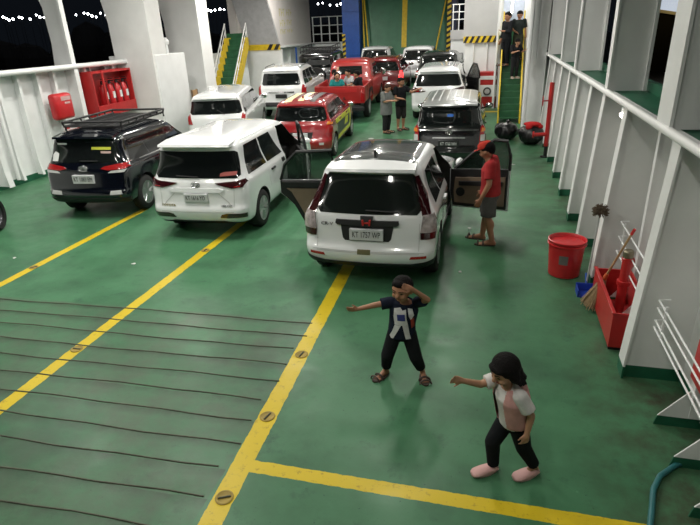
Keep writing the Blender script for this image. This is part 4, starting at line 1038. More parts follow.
c = make_car('pickup', 'red pickup truck carrying seated passengers and goods in its open tray', 'pickup truck', (-5.55, 20.0, 0), R_(3), pk, CAR_RED2)
patch(c, 'rear_window', [(-.46, 1.36), (.46, 1.36), (.44, 1.64), (-.44, 1.64)], 'rear', GLASS, .006)
for sd in ('right', 'left'): patch(c, 'side_window', [(2.5, 1.24), (3.72, 1.22), (3.3, 1.66), (2.55, 1.66)], sd, GLASS, .005)
windscreen(c)
for s in (-1, 1):
    bm = NB(); box(bm, s * .87 - .03, s * .87 + .03, .02, 1.88, .72, 1.22, .012)
    for yy in (.5, 1.0, 1.5): box(bm, s * .875 - .035, s * .875 + .035, yy - .03, yy + .03, .72, 1.2)
    obj('tray_side', bm, CAR_RED2, c.root)
    bm = NB(); prism(bm, [(.70, .72), (.78, .98), (1.0, 1.02), (1.3, 1.02), (1.52, .98), (1.6, .72), (1.52, .72), (1.4, .86), (1.15, .92), (.9, .86), (.78, .72)], 'x', s * .84, s * .92); obj('wheel_flare', bm, TRIM_BLACK, c.root)
bm = NB(); box(bm, -.87, .87, .0, .06, .66, 1.22, .012); tg = obj('tailgate', bm, CAR_RED2, c.root)
bm = NB(); box(bm, -.6, .6, -.012, .0, 1.02, 1.16, .004); sg = obj('tailgate_strip', bm, RED, tg)
bm = NB(); box(bm, -.84, .84, .05, 1.95, .66, .72); box(bm, -.7, .7, .1, 2.2, .42, .6); obj('tray_floor', bm, DGREY, c.root)
bm = NB(); box(bm, -.85, .85, -.12, 0, .42, .56, .02); obj('rear_bumper', bm, TRIM_BLACK, c.root)
for s in (-1, 1):
    bm = NB(); box(bm, s * .80 - .06, s * .80 + .06, -.03, .02, .72, 1.0, .008); obj('tail_lamp', bm, TAIL_RED, c.root)
    bm = NB(); ball(bm, (s * 1.02, 3.55, 1.28), (.12, .06, .12), 12); tube(bm, [(s * .82, 3.56, 1.2), (s * 1.0, 3.56, 1.27)], .025, 6); obj('door_mirror', bm, CHROME, c.root, 60)
seat_on_deck(c, 1.06, 1.09)
pickup = c
# --- dark off-roader in the far left corner
c = make_car('offroader', 'black off-road car with a roof rack in the far left corner behind the pickup', 'car', (-8.35, 25.9, 0), R_(3),
    dict(L=4.2, W=1.8, H=1.86, bz=1.18, hz=1.1, wsb=1.2, wst=1.62, rl=.2, wr=.75, wb=2.5, R=.38, clear=.36, bumper=.06, top=.86, bow=.02, sub=2, pil=(.3, .62)), CAR_BLACK)
side_glass(c); rear_glass(c, .70, .66, 1.24, 1.64); windscreen(c); mirrors(c)
rk = NB()
for z in (1.92, 2.1):
    tube(rk, [(-.7, .3, z), (.7, .3, z), (.7, 2.3, z), (-.7, 2.3, z), (-.7, .3, z)], .025, 6)
for y in (.3, .8, 1.3, 1.8, 2.3):
    tube(rk, [(-.7, y, 1.93), (.7, y, 1.93)], .02, 6)
    for s in (-.7, .7): tube(rk, [(s, y, 1.84), (s, y, 2.1)], .018, 6)
obj('roof_rack', rk, TRIM_BLACK, c.root)
bm = NB(); lathe(bm, [(.001, -.2), (.18, -.2), (.33, -.18), (.35, -.02), (.2, 0)], 22, 'y', .1, .02, .95); obj('spare_wheel', bm, RUBBER, c.root, 50)
plate(c, .62, '', PLATE_B, INK_W, -.5)
for s in (-1, 1):
    bm = NB(); box(bm, s * .78 - .07, s * .78 + .07, -.02, .1, .8, 1.1, .01); obj('tail_lamp', bm, TAIL_RED, c.root)
seat_on_deck(c, 1.06)
# --- far cars by the ramp
def far_car(name, label, loc, rz, P, paint, lamp=TAIL_RED, pl=''):
    c = make_car(name, label, 'car', loc, rz, P, paint); side_glass(c); rear_glass(c); windscreen(c); mirrors(c); spoiler(c, .1)
    hw = P['W'] / 2
    for s in (1, -1):
        f = (lambda p: p) if s > 0 else mir
        patch(c, 'tail_lamp', f([(hw * .78, .78), (hw * .985, .78), (hw * .98, 1.05), (hw * .84, 1.06)]), 'rear', lamp, .014, .03)
    plate(c, .78, pl, PLATE_W, INK_B); handles(c); seat_on_deck(c, 1.08)
    return c
PF = dict(L=4.3, W=1.74, H=1.62, bz=1.02, hz=.94, wsb=1.05, wst=1.75, rl=.3, wr=.78, wb=2.62, R=.32, top=.77, pil=(.28, .6))
far_car('hatchback', 'maroon hatchback ahead of the red pickup', (-5.05, 25.5, 0), R_(2), dict(PF, H=1.58, L=3.8, wb=2.35), CAR_MAROON, TAIL_ON, '')
far_car('suv', 'dark grey SUV directly ahead of the white crossover', (-2.55, 25.4, 0), R_(0), dict(PF, H=1.74, W=1.82, bz=1.1, L=3.8, wb=2.35), mat('dark grey car paint', (.03, .034, .032), .25, coat=1., scale=1), TAIL_RED, '')
far_car('hatchback', 'white car with a lit tail lamp foremost at the ramp foot', (-4.05, 29.7, 0), R_(0), dict(PF, H=1.66, L=3.6, wb=2.2), CAR_WHITE, TAIL_ON, '')
far_car('minivan', 'pale grey car at the ramp foot beyond the maroon hatchback', (-6.35, 30.0, 0), R_(0), dict(PF, H=1.70, L=3.4, wb=2.1), mat('pale grey car paint', (.50, .52, .52), .25, coat=1., scale=1), TAIL_RED, '')

# ------------------------------------------------------------------ people
def cap(bm, p0, p1, r0, r1, n=12):
    p0, p1 = Vector(p0), Vector(p1); d = p1 - p0
    if d.length < 1e-4: return ball(bm, p0, r0, 10)
    s, t = frame_of(d); d = d.normalized(); rings = []
    prof = [(-90 + 90 * k / 4, 0) for k in range(1, 5)] + [(90 * k / 4, 1) for k in range(0, 4)]
    for a, e in prof:
        r = r1 if e else r0; c = p1 if e else p0; a = math.radians(a)
        rings.append([bm.verts.new(c + d * (r * math.sin(a)) + (s * math.cos(2 * PI * k / n) + t * math.sin(2 * PI * k / n)) * (r * math.cos(a))) for k in range(n)])
    fs = []
    for a, b in zip(rings, rings[1:]):
        for k in range(n): fs.append(bm.faces.new((a[k], a[(k + 1) % n], b[(k + 1) % n], b[k])))
    fs.append(bm.faces.new(rings[0])); fs.append(bm.faces.new(rings[-1]))
    bmesh.ops.recalc_face_normals(bm, faces=fs)
def loft(bm, secs, n=20, side=None):
    """elliptical sections (centre, half-width, half-depth) skinned into one closed flat-ended form"""
    rings = []
    for i, (c, rx, ry) in enumerate(secs):
        c = Vector(c); sx = side or Vector((1, 0, 0)); d = Vector(secs[min(i + 1, len(secs) - 1)][0]) - Vector(secs[max(i - 1, 0)][0])
        fy = d.normalized().cross(sx).normalized(); sx = fy.cross(d.normalized()).normalized()
        rings.append([bm.verts.new(c + sx * rx * math.cos(2 * PI * k / n) + fy * ry * math.sin(2 * PI * k / n)) for k in range(n)])
    fs = []
    for a, b in zip(rings, rings[1:]):
        for k in range(n): fs.append(bm.faces.new((a[k], a[(k + 1) % n], b[(k + 1) % n], b[k])))
    fs.append(bm.faces.new(rings[0])); fs.append(bm.faces.new(rings[-1]))
    bmesh.ops.recalc_face_normals(bm, faces=fs)
def remesh(name, bm, m, parent, vox, smooth=3):
    me = bpy.data.meshes.new('t'); bm.to_mesh(me); bm.free()
    o = bpy.data.objects.new('t', me); C.objects.link(o)
    md = o.modifiers.new('r', 'REMESH'); md.mode = 'VOXEL'; md.voxel_size = vox; md.use_smooth_shade = True
    if smooth:
        ms = o.modifiers.new('s', 'SMOOTH'); ms.factor = .5; ms.iterations = smooth
    me2 = eval_mesh(o); bpy.data.objects.remove(o); me2.shade_smooth()
    return link(name, me2, m, parent)
def hand(bm, wr, d, side, k, curl=.35, palm_n=None, thin=1.):
    """palm, four unequal bent fingers and a thumb; d = direction of the hand, side = direction towards the thumb"""
    d = d.normalized(); side = (side - d * side.dot(d)).normalized(); n = d.cross(side).normalized() if palm_n is None else palm_n
    L = k
    palm = wr + d * L * .26
    for q in (-.16, -.05, .06, .16): cap(bm, wr + d * L * .06 + side * q * L * .6, wr + d * L * .44 + side * q * L, .105 * L * thin, .10 * L * thin, 8)
    for q, ln in ((.19, .42), (.065, .48), (-.065, .44), (-.18, .34)):
        a = wr + d * L * .46 + side * q * L * 1.05
        d1 = (d * math.cos(curl * .6) + n * math.sin(curl * .6) + side * q * .35).normalized(); d2 = (d * math.cos(curl * 1.7) + n * math.sin(curl * 1.7) + side * q * .3).normalized()
        b = a + d1 * L * ln * .5; c_ = b + d2 * L * ln * .5
        cap(bm, a, b, .062 * L * thin, .056 * L * thin, 7); cap(bm, b, c_, .056 * L * thin, .046 * L * thin, 7)
    a = wr + d * L * .12 + side * L * .14; b = a + (d * .62 + side * .75 + n * .15).normalized() * L * .26; c_ = b + (d * .9 + side * .3 + n * .3).normalized() * L * .2
    cap(bm, a, b, .075 * L * thin, .062 * L * thin, 7); cap(bm, b, c_, .062 * L * thin, .05 * L * thin, 7)
def person(name, label, cat, loc, rz, h, J, outfit, kid=False, vox=.011, skin=None, face=True, hair=HAIR, group=None, hcurl=(.35, .35), hdir=None):
    """a figure facing -Y in its own frame; J overrides joints (in units of h); L = its own left (+X)"""
    skin = skin or SKIN
    D = dict(pelvis=(0, 0, .50), waist=(0, 0, .60), chest=(0, .0, .74), neck=(0, .0, .835), head=(0, -.012, .925),
             sh_R=(-.112, 0, .805), sh_L=(.112, 0, .805), el_R=(-.145, .01, .63), el_L=(.145, .01, .63), wr_R=(-.15, -.04, .485), wr_L=(.15, -.04, .485),
             hip_R=(-.052, 0, .50), hip_L=(.052, 0, .50), kn_R=(-.06, -.015, .275), kn_L=(.06, -.015, .275), an_R=(-.062, .01, .042), an_L=(.062, .01, .042),
             toe_R=(-.075, -.10, .016), toe_L=(.075, -.10, .016), look=(0, -1, -.1), hs=.066)
    if kid: D.update(pelvis=(0, 0, .455), waist=(0, 0, .55), chest=(0, 0, .675), neck=(0, 0, .765), head=(0, -.012, .88), sh_R=(-.108, 0, .735), sh_L=(.108, 0, .735), hs=.085,
                     hip_R=(-.055, 0, .455), hip_L=(.055, 0, .455), kn_R=(-.06, -.01, .25), kn_L=(.06, -.01, .25), el_R=(-.14, .0, .59), el_L=(.14, 0, .59), wr_R=(-.15, -.03, .455), wr_L=(.15, -.03, .455))
    D.update(J); P = {k: (Vector(v) * h if k != 'look' else Vector(v).normalized()) if hasattr(v, '__len__') else v * h for k, v in D.items()}
    root = thing(name, label, cat, loc, rz, group); hs = P['hs']; f = 1.15 if kid else 1.0; fat = outfit.get('fat', 1.)
    look = P['look']; sidev = look.cross(Vector((0, 0, 1))).normalized() * -1; upv = sidev.cross(look).normalized() * -1
    if upv.z < 0: upv = -upv
    HM = Matrix((sidev, -look, upv)).transposed().to_quaternion()
    hd = P['head']
    def hp(x, y, z): return hd + HM @ Vector((x, y, z)) * hs          # y<0 is forward
    shx = (P['sh_L'] - P['sh_R']).normalized()
    # --- body: one continuous skin
    b = NB()
    r = lambda q: q * h * f * fat
    loft(b, [(P['pelvis'] - Vector((0, 0, .04 * h)), r(.075), r(.058)), (P['pelvis'] + Vector((0, 0, .02 * h)), r(.088), r(.064)), (P['waist'], r(.078), r(.056)), (P['chest'], r(.098), r(.064)), ((P['sh_L'] + P['sh_R']) / 2 + Vector((0, 0, .005 * h)), r(.085), r(.05)), (P['neck'], r(.038), r(.036))], side=shx)
    cap(b, P['neck'] - Vector((0, 0, .02 * h)), hd - Vector((0, 0, hs * .5)), r(.034), r(.032))
    ball(b, hp(0, .10, .12), (hs * .98, hs * 1.08, hs * 1.05), 16, HM.to_euler()); ball(b, hp(0, -.18, -.35), (hs * .72, hs * .72, hs * .78), 14, HM.to_euler())
    ball(b, hp(0, -.50, -.82), (hs * .38, hs * .34, hs * .26), 10, HM.to_euler())
    cap(b, hp(0, -.86, .08), hp(0, -1.08, -.30), hs * .13, hs * .19, 8)                       # nose
    for s in (-1, 1):
        ball(b, hp(s * .97, .10, -.15), (hs * .13, hs * .22, hs * .30), 8, HM.to_euler()); ball(b, hp(s * .45, -.66, -.38), (hs * .3,) * 3, 8)
        cap(b, hp(s * .16, -.92, .20), hp(s * .6, -.76, .22), hs * .11, hs * .10, 7)           # brow
    for S in 'RL':
        cap(b, P['sh_' + S], P['el_' + S], r(.030), r(.024)); cap(b, P['el_' + S], P['wr_' + S], r(.025), r(.0175))
        cap(b, P['hip_' + S], P['kn_' + S], r(.052), r(.036)); cap(b, P['kn_' + S], P['an_' + S], r(.037), r(.023))
        m_ = P['kn_' + S].lerp(P['an_' + S], .3); ball(b, m_ + Vector((0, .008 * h, 0)), (r(.036), r(.038), r(.06)), 10)
        heel = P['an_' + S] * 1.0; heel.z = .022 * h; back = (P['an_' + S] - P['toe_' + S]); back.z = 0; back = back.normalized()
        heel += back * .018 * h
        cap(b, P['an_' + S], heel, r(.022), r(.021)); cap(b, heel, P['toe_' + S], r(.021), r(.017)); cap(b, P['an_' + S] - back * .012 * h, P['toe_' + S] + back * .03 * h, r(.022), r(.02))
        fo = P['toe_' + S] - heel; fo.z = 0; fo = fo.normalized(); lat = fo.cross(Vector((0, 0, 1)))
        for q in (-.024, -.010, .004, .018): cap(b, P['toe_' + S] + lat * q * h * f, P['toe_' + S] + lat * q * h * f * 1.15 + fo * (.022 + .006 * q) * h + Vector((0, 0, -.004 * h)), r(.0085), r(.008), 7)
        fd = (P['wr_' + S] - P['el_' + S]).normalized()
        hdv = (hdir or {}).get(S); dd = Vector(hdv[0]).normalized() if hdv else fd
        thumb = Vector(hdv[1]) if hdv else Vector((0, -1, .1))
        cap(b, P['wr_' + S], P['wr_' + S] + dd * .02 * h, r(.0175), r(.019))
        hand(b, P['wr_' + S], dd, thumb, .105 * h * (1.05 if kid else 1), hcurl[0 if S == 'R' else 1], thin=1.0)
    remesh('body', b, skin, root, vox, 3)
    if face:
        for s in (-1, 1):
            q = NB(); ball(q, hp(s * .36, -.84, .02), (hs * .15, hs * .09, hs * .09), 10, HM.to_euler()); obj('eye', q, EYE, root, 60)
            q = NB(); cap(q, hp(s * .18, -1.0, .27), hp(s * .58, -.83, .30), hs * .045, hs * .03, 6); obj('eyebrow', q, hair, root, 60)
        q = NB(); cap(q, hp(-.22, -.88, -.62), hp(.22, -.88, -.62), hs * .06, hs * .06, 8); obj('mouth', q, LIP, root, 60)
    # --- hair
    q = NB(); st = outfit.get('hair', 'short')
    if st == 'short':
        ball(q, hp(0, .22, .34), (hs * 1.06, hs * 1.06, hs * .98), 18, HM.to_euler()); ball(q, hp(0, .62, -.05), (hs * .86, hs * .62, hs * .7), 14, HM.to_euler())
        ball(q, hp(0, -.42, .82), (hs * .7, hs * .5, hs * .36), 12, HM.to_euler())
    elif st == 'bob':
        ball(q, hp(0, .26, .32), (hs * 1.18, hs * 1.12, hs * 1.06), 18, HM.to_euler()); ball(q, hp(0, .62, -.32), (hs * 1.12, hs * .76, hs * .72), 16, HM.to_euler())
        for s in (-1, 1):
            ball(q, hp(s * .95, .22, -.2), (hs * .36, hs * .50, hs * .62), 12, HM.to_euler())
        ball(q, hp(0, -.62, .62), (hs * .82, hs * .42, hs * .32), 12, HM.to_euler())
        for k in range(14):
            a = PI * (k / 13) ; cap(q, hp(1.1 * math.cos(a), .25 + .8 * math.sin(a), -.6), hp(1.42 * math.cos(a), .25 + 1.15 * math.sin(a), -.78 - .16 * (k % 3)), hs * .28, hs * .12, 7)
    elif st == 'long':
        ball(q, hp(0, .25, .32), (hs * 1.12, hs * 1.08, hs * 1.0), 16, HM.to_euler()); ball(q, hp(0, .8, -.9), (hs * .9, hs * .5, hs * 1.5), 14, HM.to_euler())
    if st != 'none': remesh('hair', q, hair, root, max(.007, vox * .8), 2)
    else: q.free()
    # --- clothes
    if outfit.get('hat'):
        q = NB(); lathe(q, [(1.12 * hs, -.02 * hs), (1.14 * hs, .25 * hs), (1.0 * hs, .75 * hs), (.6 * hs, 1.02 * hs), (.001, 1.08 * hs)], 20)
        bill = [( .75 * hs * math.cos(a), -1.0 * hs + -.85 * hs * math.sin(a)) for a in [PI * k / 8 for k in range(9)]]
        prism(q, bill, 'z', -.02 * hs, .06 * hs)
        o = obj('cap', q, outfit['hat'], root, 50); o.matrix_local = Matrix.Translation(hp(0, -.10, .46)) @ HM.to_matrix().to_4x4() @ Matrix.Diagonal((.94, .94, .9, 1))
    top = outfit.get('top')
    if top:
        e = .012 * h; q = NB(); hem = outfit.get('hem', .02); loose = outfit.get('loose', 1.)
        low = P['pelvis'] + Vector((0, 0, hem * h))
        loft(q, [(low, r(.098) * loose + e, r(.074) * loose + e), (P['waist'], r(.090) * loose + e, r(.066) * loose + e), (P['chest'], r(.106) + e, r(.070) + e), ((P['sh_L'] + P['sh_R']) / 2 + Vector((0, 0, .012 * h)), r(.098) + e * .6, r(.052) + e * .6), (P['neck'] + Vector((0, 0, -.004 * h)), r(.045) + e * .4, r(.042) + e * .4)], 24, shx)
        for S in 'RL':
            sl = outfit.get('sleeve', .62); a = P['sh_' + S]; v = P['el_' + S] - a
            if sl <= 1: end = a + v * sl; cap(q, a, a + v * .1, r(.036) + e, r(.036) + e); loft(q, [(a, r(.036) + e, r(.036) + e), (end, r(.034) + e * 1.2, r(.034) + e * 1.2)], 16, Vector((0.3, .9, .2)))
            else:
                cap(q, a, P['el_' + S], r(.034) + e, r(.028) + e); w2 = P['wr_' + S]; loft(q, [(P['el_' + S], r(.028) + e, r(.028) + e), (P['el_' + S].lerp(w2, sl - 1), r(.023) + e, r(.023) + e)], 14, Vector((0.3, .9, .2))); cap(q, P['el_' + S], P['el_' + S].lerp(w2, .2), r(.028) + e, r(.027) + e)
        so = remesh('shirt', q, top, root, vox, 2)
    else: so = None
    leg = outfit.get('legs')
    if leg:
        e = .010 * h; q = NB(); ln = outfit.get('leglen', 1.); lw = outfit.get('legw', 1.)
        loft(q, [(P['waist'] - Vector((0, 0, .02 * h)), r(.086) + e, r(.062) + e), (P['pelvis'], r(.094) + e, r(.07) + e), (P['pelvis'] - Vector((0, 0, .045 * h)), r(.085) + e, r(.066) + e)], 22)
        for S in 'RL':
            hp_, kn, an = P['hip_' + S], P['kn_' + S], P['an_' + S]
            if ln <= 1: end = hp_.lerp(kn, ln); loft(q, [(hp_ + (hp_ - kn) * .08, r(.056) + e, r(.056) + e), (end, (r(.046) + e) * lw, (r(.046) + e) * lw)], 18); ball(q, hp_, r(.056) + e, 12)
            else:
                ball(q, hp_, r(.056) + e, 12); loft(q, [(hp_, r(.055) + e, r(.055) + e), (kn, (r(.041) + e) * lw, (r(.041) + e) * lw)], 18); ball(q, kn, (r(.041) + e) * lw, 12)
                end = kn.lerp(an, ln - 1); loft(q, [(kn, (r(.041) + e) * lw, (r(.041) + e) * lw), (end, (r(.030) + e) * lw, (r(.030) + e) * lw)], 16)
        remesh(outfit.get('legname', 'trousers'), q, leg, root, vox, 2)
    sh = outfit.get('shoe')
    if sh:
        for S in 'RL':
            a, t_ = P['an_' + S], P['toe_' + S]; fo = t_ - a; fo.z = 0; fo = fo.normalized(); lat = Vector((0, 0, 1)).cross(fo)
            base = a.copy(); base.z = 0; base -= fo * .035 * h; ln = (t_ - a).length + .095 * h
            tilt = max(0, (t_.z - .016 * h))
            q = NB(); pl = []
            for k in range(20):
                an_ = 2 * PI * k / 20; u = (1 - math.cos(an_)) / 2; wd = (.030 + .012 * u) * h * f * math.sin(an_)
                pl.append(base + fo * (u * ln) + lat * wd)
            zt = .012 * h
            kind = outfit.get('shoekind', 'sandal')
            A = [q.verts.new(p + Vector((0, 0, -.0))) for p in pl]; B = [q.verts.new(p + Vector((0, 0, zt))) for p in pl]
            q.faces.new(A[::-1]); q.faces.new(B)
            for k in range(20): q.faces.new((A[k], A[(k + 1) % 20], B[(k + 1) % 20], B[k]))
            bmesh.ops.recalc_face_normals(q, faces=q.faces[:])
            if kind == 'sandal':
                so_ = obj('sandal', q, sh, root)
                for qq, w_ in ((.035, 1.15), (.085, 1.2)):
                    s_ = NB(); c0 = base + fo * (ln * .42 + qq * h); pts = []
                    for k in range(9):
                        an_ = PI * k / 8; pts.append(c0 + lat * (.036 * h * f * w_ * math.cos(an_)) + Vector((0, 0, .006 * h + .040 * h * math.sin(an_))))
                    tube(s_, pts, .008 * h, 6); obj('strap', s_, sh, so_, 60)
            else:
                loft(q, [(base + fo * ln * .02 + Vector((0, 0, .028 * h)), .026 * h * f, .020 * h), (base + fo * ln * .18 + Vector((0, 0, .030 * h)), .033 * h * f, .028 * h), (base + fo * ln * .55 + Vector((0, 0, .028 * h)), .038 * h * f, .027 * h), (base + fo * ln * .85 + Vector((0, 0, .022 * h)), .038 * h * f, .019 * h), (base + fo * ln * .99 + Vector((0, 0, .018 * h)), .026 * h, .012 * h)], 16)
                remesh('shoe', q, sh, root, min(vox, .008), 2)
    root['_'] = 0; del root['_']
    return root, so, P
def front_bvh(o):
    b = NB(); b.from_mesh(o.data); t = BVHTree.FromBMesh(b); b.free(); return t
def print_patch(so, name, poly, m, parent, d=(0, 1, 0), off=.004, cell=.03):
    """a printed shape lying on the front of a garment; poly in (x,z)"""
    t = front_bvh(so); bm = NB(); bm.faces.new([bm.verts.new((x, 0, z)) for x, z in poly])
    for i in (0, 2):
        lo = min(v.co[i] for v in bm.verts); hi = max(v.co[i] for v in bm.verts); k = int((hi - lo) / cell)
        for q in range(1, k + 1):
            pc = Vector((0, 0, 0)); pc[i] = lo + (hi - lo) * q / (k + 1); no = Vector((0, 0, 0)); no[i] = 1
            bmesh.ops.bisect_plane(bm, geom=bm.verts[:] + bm.edges[:] + bm.faces[:], plane_co=pc, plane_no=no)
    bmesh.ops.triangulate(bm, faces=bm.faces[:]); d = Vector(d)
    for v in bm.verts:
        h, n, _, _ = t.ray_cast(v.co - d * 3, d)
        if h is None: h, n, _, _ = t.find_nearest(v.co - d * .1)
        v.co = h - d * off
    r = bmesh.ops.extrude_face_region(bm, geom=bm.faces[:])
    for v in [g for g in r['geom'] if isinstance(g, bmesh.types.BMVert)]: v.co += d * (off + .006)
    bmesh.ops.recalc_face_normals(bm, faces=bm.faces[:])
    return obj(name, bm, m, parent)

# --- the boy dancing in the lane
BLACKC = cloth('black', (.010, .011, .013)); NAVYC = cloth('navy', (.010, .014, .028))
root, so, P = person('person', 'child in black printed T-shirt and trousers, one arm out, hand on forehead', 'person', (-.77, 4.75, 0), R_(6), 1.22, dict(
    pelvis=(-.005, 0, .44), waist=(.0, 0, .54), chest=(.015, 0, .665), neck=(.02, -.01, .758), head=(.0, -.04, .868), hs=.083,
    sh_R=(-.095, .0, .725), sh_L=(.125, .0, .735), el_R=(-.22, -.03, .71), wr_R=(-.355, -.06, .685), el_L=(.205, -.08, .80), wr_L=(.085, -.15, .925),
    hip_R=(-.06, 0, .44), hip_L=(.055, 0, .44), kn_R=(-.12, -.06, .255), an_R=(-.145, .02, .045), toe_R=(-.205, -.055, .016), kn_L=(.115, -.04, .235), an_L=(.175, .03, .045), toe_L=(.195, -.06, .016), look=(-.45, -1, -.15)),
    dict(fat=.88, top=NAVYC, legs=BLACKC, leglen=1.72, legw=1.08, sleeve=.62, hem=-.02, loose=1.08, shoe=mat('dark brown sandal', (.05, .03, .022), .7), shoekind='sandal'), True, .0075, SKIN,
    hcurl=(.15, .35), hdir={'R': ((-1, -.1, -.05), (0, -.4, 1)), 'L': ((-.8, -.25, .35), (-.3, -.6, -.8))})
PW, PB, PR = cloth('white print', (.62, .62, .62)), cloth('blue print', (.05, .06, .22)), cloth('red print', (.30, .05, .03))
h_ = 1.22
for nm, poly, m in (('shirt_print', [(-.075, .70), (-.02, .715), (.0, .69), (.03, .70), (.035, .62), (.05, .555), (-.07, .56), (-.08, .63)], PW), ('shirt_print', [(-.05, .655), (.02, .66), (.025, .60), (-.045, .60)], PB), ('shirt_print', [(.045, .71), (.085, .70), (.10, .645), (.075, .60), (.055, .64)], PW), ('shirt_print', [(.07, .61), (.10, .62), (.105, .53), (.08, .525)], PR),
                   ('shirt_print', [(-.07, .555), (-.015, .555), (-.045, .50), (-.085, .43), (-.13, .425), (-.095, .49)], PW), ('shirt_print', [(.0, .555), (.05, .553), (.06, .49), (.075, .43), (.03, .432), (.015, .49)], PW)):
    print_patch(so, nm, [(x * h_ * .92 + .008, z * h_) for x, z in poly], m, so, off=.004 if m is PW else .006)
# --- the girl running past
PINKC = cloth('pale pink', (.56, .30, .28)); WHITEC = cloth('white', (.62, .60, .58))
root, so, P = person('person', 'small child running in white top, pink hooded vest, black leggings and pink clogs', 'person', (.28, 3.57, 0), R_(-58), 1.21, dict(
    pelvis=(0, .02, .45), waist=(0, .0, .54), chest=(0, -.03, .665), neck=(0, -.045, .755), head=(0, -.085, .862), hs=.079,
    sh_R=(-.10, -.03, .73), sh_L=(.105, -.03, .725), el_R=(-.12, -.17, .70), wr_R=(-.12, -.30, .76), el_L=(.15, .03, .60), wr_L=(.155, .01, .47),
    hip_R=(-.052, .02, .45), hip_L=(.052, .02, .45), kn_R=(-.06, -.085, .26), an_R=(-.06, -.065, .045), toe_R=(-.062, -.165, .018), kn_L=(.055, .075, .255), an_L=(.06, .175, .075), toe_L=(.062, .09, .018), look=(.1, -1, -.35)),
    dict(fat=.88, top=WHITEC, legs=BLACKC, leglen=1.92, sleeve=.75, hem=.0, loose=1.02, hair='bob', shoe=mat('pale pink rubber', (.62, .36, .34), .6), shoekind='shoe'), True, .0075, SKIN2, hcurl=(.3, .5))
h_ = 1.21; q = NB(); r_ = lambda v: v * h_ * 1.04
loft(q, [(P['pelvis'] + Vector((0, .012, .03 * h_)), r_(.132), r_(.108)), (P['waist'] + Vector((0, .012, 0)), r_(.128), r_(.104)), (P['chest'] + Vector((0, .014, 0)), r_(.134), r_(.102)), ((P['sh_L'] + P['sh_R']) / 2 + Vector((0, .012, .02 * h_)), r_(.108), r_(.082))], 24)
ball(q, P['neck'] + Vector((0, .075, -.03)), (r_(.085), r_(.05), r_(.06)), 14)
cutp = NB(); cutp.free()
v_ = remesh('vest', q, PINKC, root, .009, 3)
bb = NB(); bb.from_mesh(v_.data)
kill = [f for f in bb.faces if f.calc_center_median().y < P['chest'].y - .02 and abs(f.calc_center_median().x) < .07]
bmesh.ops.delete(bb, geom=kill, context='FACES'); bb.to_mesh(v_.data); bb.free()
# --- man in red by the open door
root, so, P = person('person', 'man in red T-shirt, red cap and grey shorts standing beside the open right car door', 'person', (.02, 8.86, 0), R_(-96), 1.70, dict(
    pelvis=(0, .0, .50), chest=(0, -.01, .74), neck=(0, -.025, .835), head=(0, -.055, .915), look=(-.25, -1, -.40),
    el_R=(-.15, -.02, .63), wr_R=(-.145, -.09, .49), el_L=(.155, .0, .63), wr_L=(.15, -.07, .48), kn_R=(-.06, -.03, .275), an_R=(-.07, -.06, .042), toe_R=(-.08, -.17, .016), kn_L=(.06, .0, .275), an_L=(.075, .055, .042), toe_L=(.09, -.05, .016)),
    dict(top=cloth('red', (.36, .03, .032)), legs=cloth('grey', (.085, .085, .08)), legname='shorts', leglen=.92, legw=1.25, sleeve=.72, hem=.0, loose=1.1, fat=1.08, hat=cloth('bright red', (.40, .035, .022)), shoe=mat('brown rubber sandal', (.06, .04, .03), .7)), False, .010, SKIN)
# --- the couple between the cars
root, so, P = person('person', 'person in grey T-shirt and dark trousers holding out a hand between the cars', 'person', (-3.54, 18.5, fz(18.5)), R_(65), 1.60, dict(
    el_R=(-.13, -.05, .66), wr_R=(-.10, -.19, .68), el_L=(.14, -.06, .65), wr_L=(.08, -.20, .66), look=(0, -1, -.35), head=(0, -.04, .915)),
    dict(top=cloth('mid grey', (.17, .18, .175)), legs=cloth('dark', (.02, .02, .022)), leglen=1.95, sleeve=.95, hem=-.12, loose=1.25, fat=1.15, hair='short', shoe=TRIM_BLACK), False, .014, SKIN2, True, hair=mat('brown hair', (.045, .022, .014), .85, spec=.2))
root, so, P = person('person', 'person in black T-shirt reaching towards the white crossover', 'person', (-3.12, 18.95, fz(18.95)), R_(40), 1.72, dict(
    el_L=(.20, -.08, .72), wr_L=(.28, -.20, .78), el_R=(-.14, -.04, .64), wr_R=(-.06, -.16, .62), look=(.2, -1, -.2)),
    dict(top=BLACKC, legs=cloth('charcoal', (.025, .022, .022)), leglen=1.2, legname='shorts', sleeve=.7, hem=-.03, loose=1.1, shoe=TRIM_BLACK), False, .014, SKIN, True)
# --- three people on the right stairs (steps .2 high, .19 deep, starting y = 20)
def on_step(k): return 20 + .19 * k + .1, .2 * (k + 1) + fz(20) - .01
y_, z_ = on_step(8)
person('person', 'tall person in black clothes standing on the left side of the stairs', 'person', (.27, y_, z_), R_(-55), 1.78, dict(el_L=(.15, -.05, .64), wr_L=(.07, -.15, .66), look=(.2, -1, -.2)),
       dict(top=BLACKC, legs=BLACKC, leglen=1.95, sleeve=1.7, hem=.0, shoe=TRIM_BLACK), False, .014, SKIN)
y_, z_ = on_step(9)
person('person', 'person in dark top with a pale chest band at the head of the stairs', 'person', (.66, y_, z_), R_(10), 1.60, dict(el_R=(-.15, -.03, .63), wr_R=(-.08, -.13, .58), look=(-.3, -1, -.4)),
       dict(top=cloth('charcoal green', (.022, .028, .026)), legs=cloth('olive', (.05, .055, .035)), leglen=1.9, sleeve=.8, shoe=TRIM_BLACK), False, .014, SKIN)
y_, z_ = on_step(6)
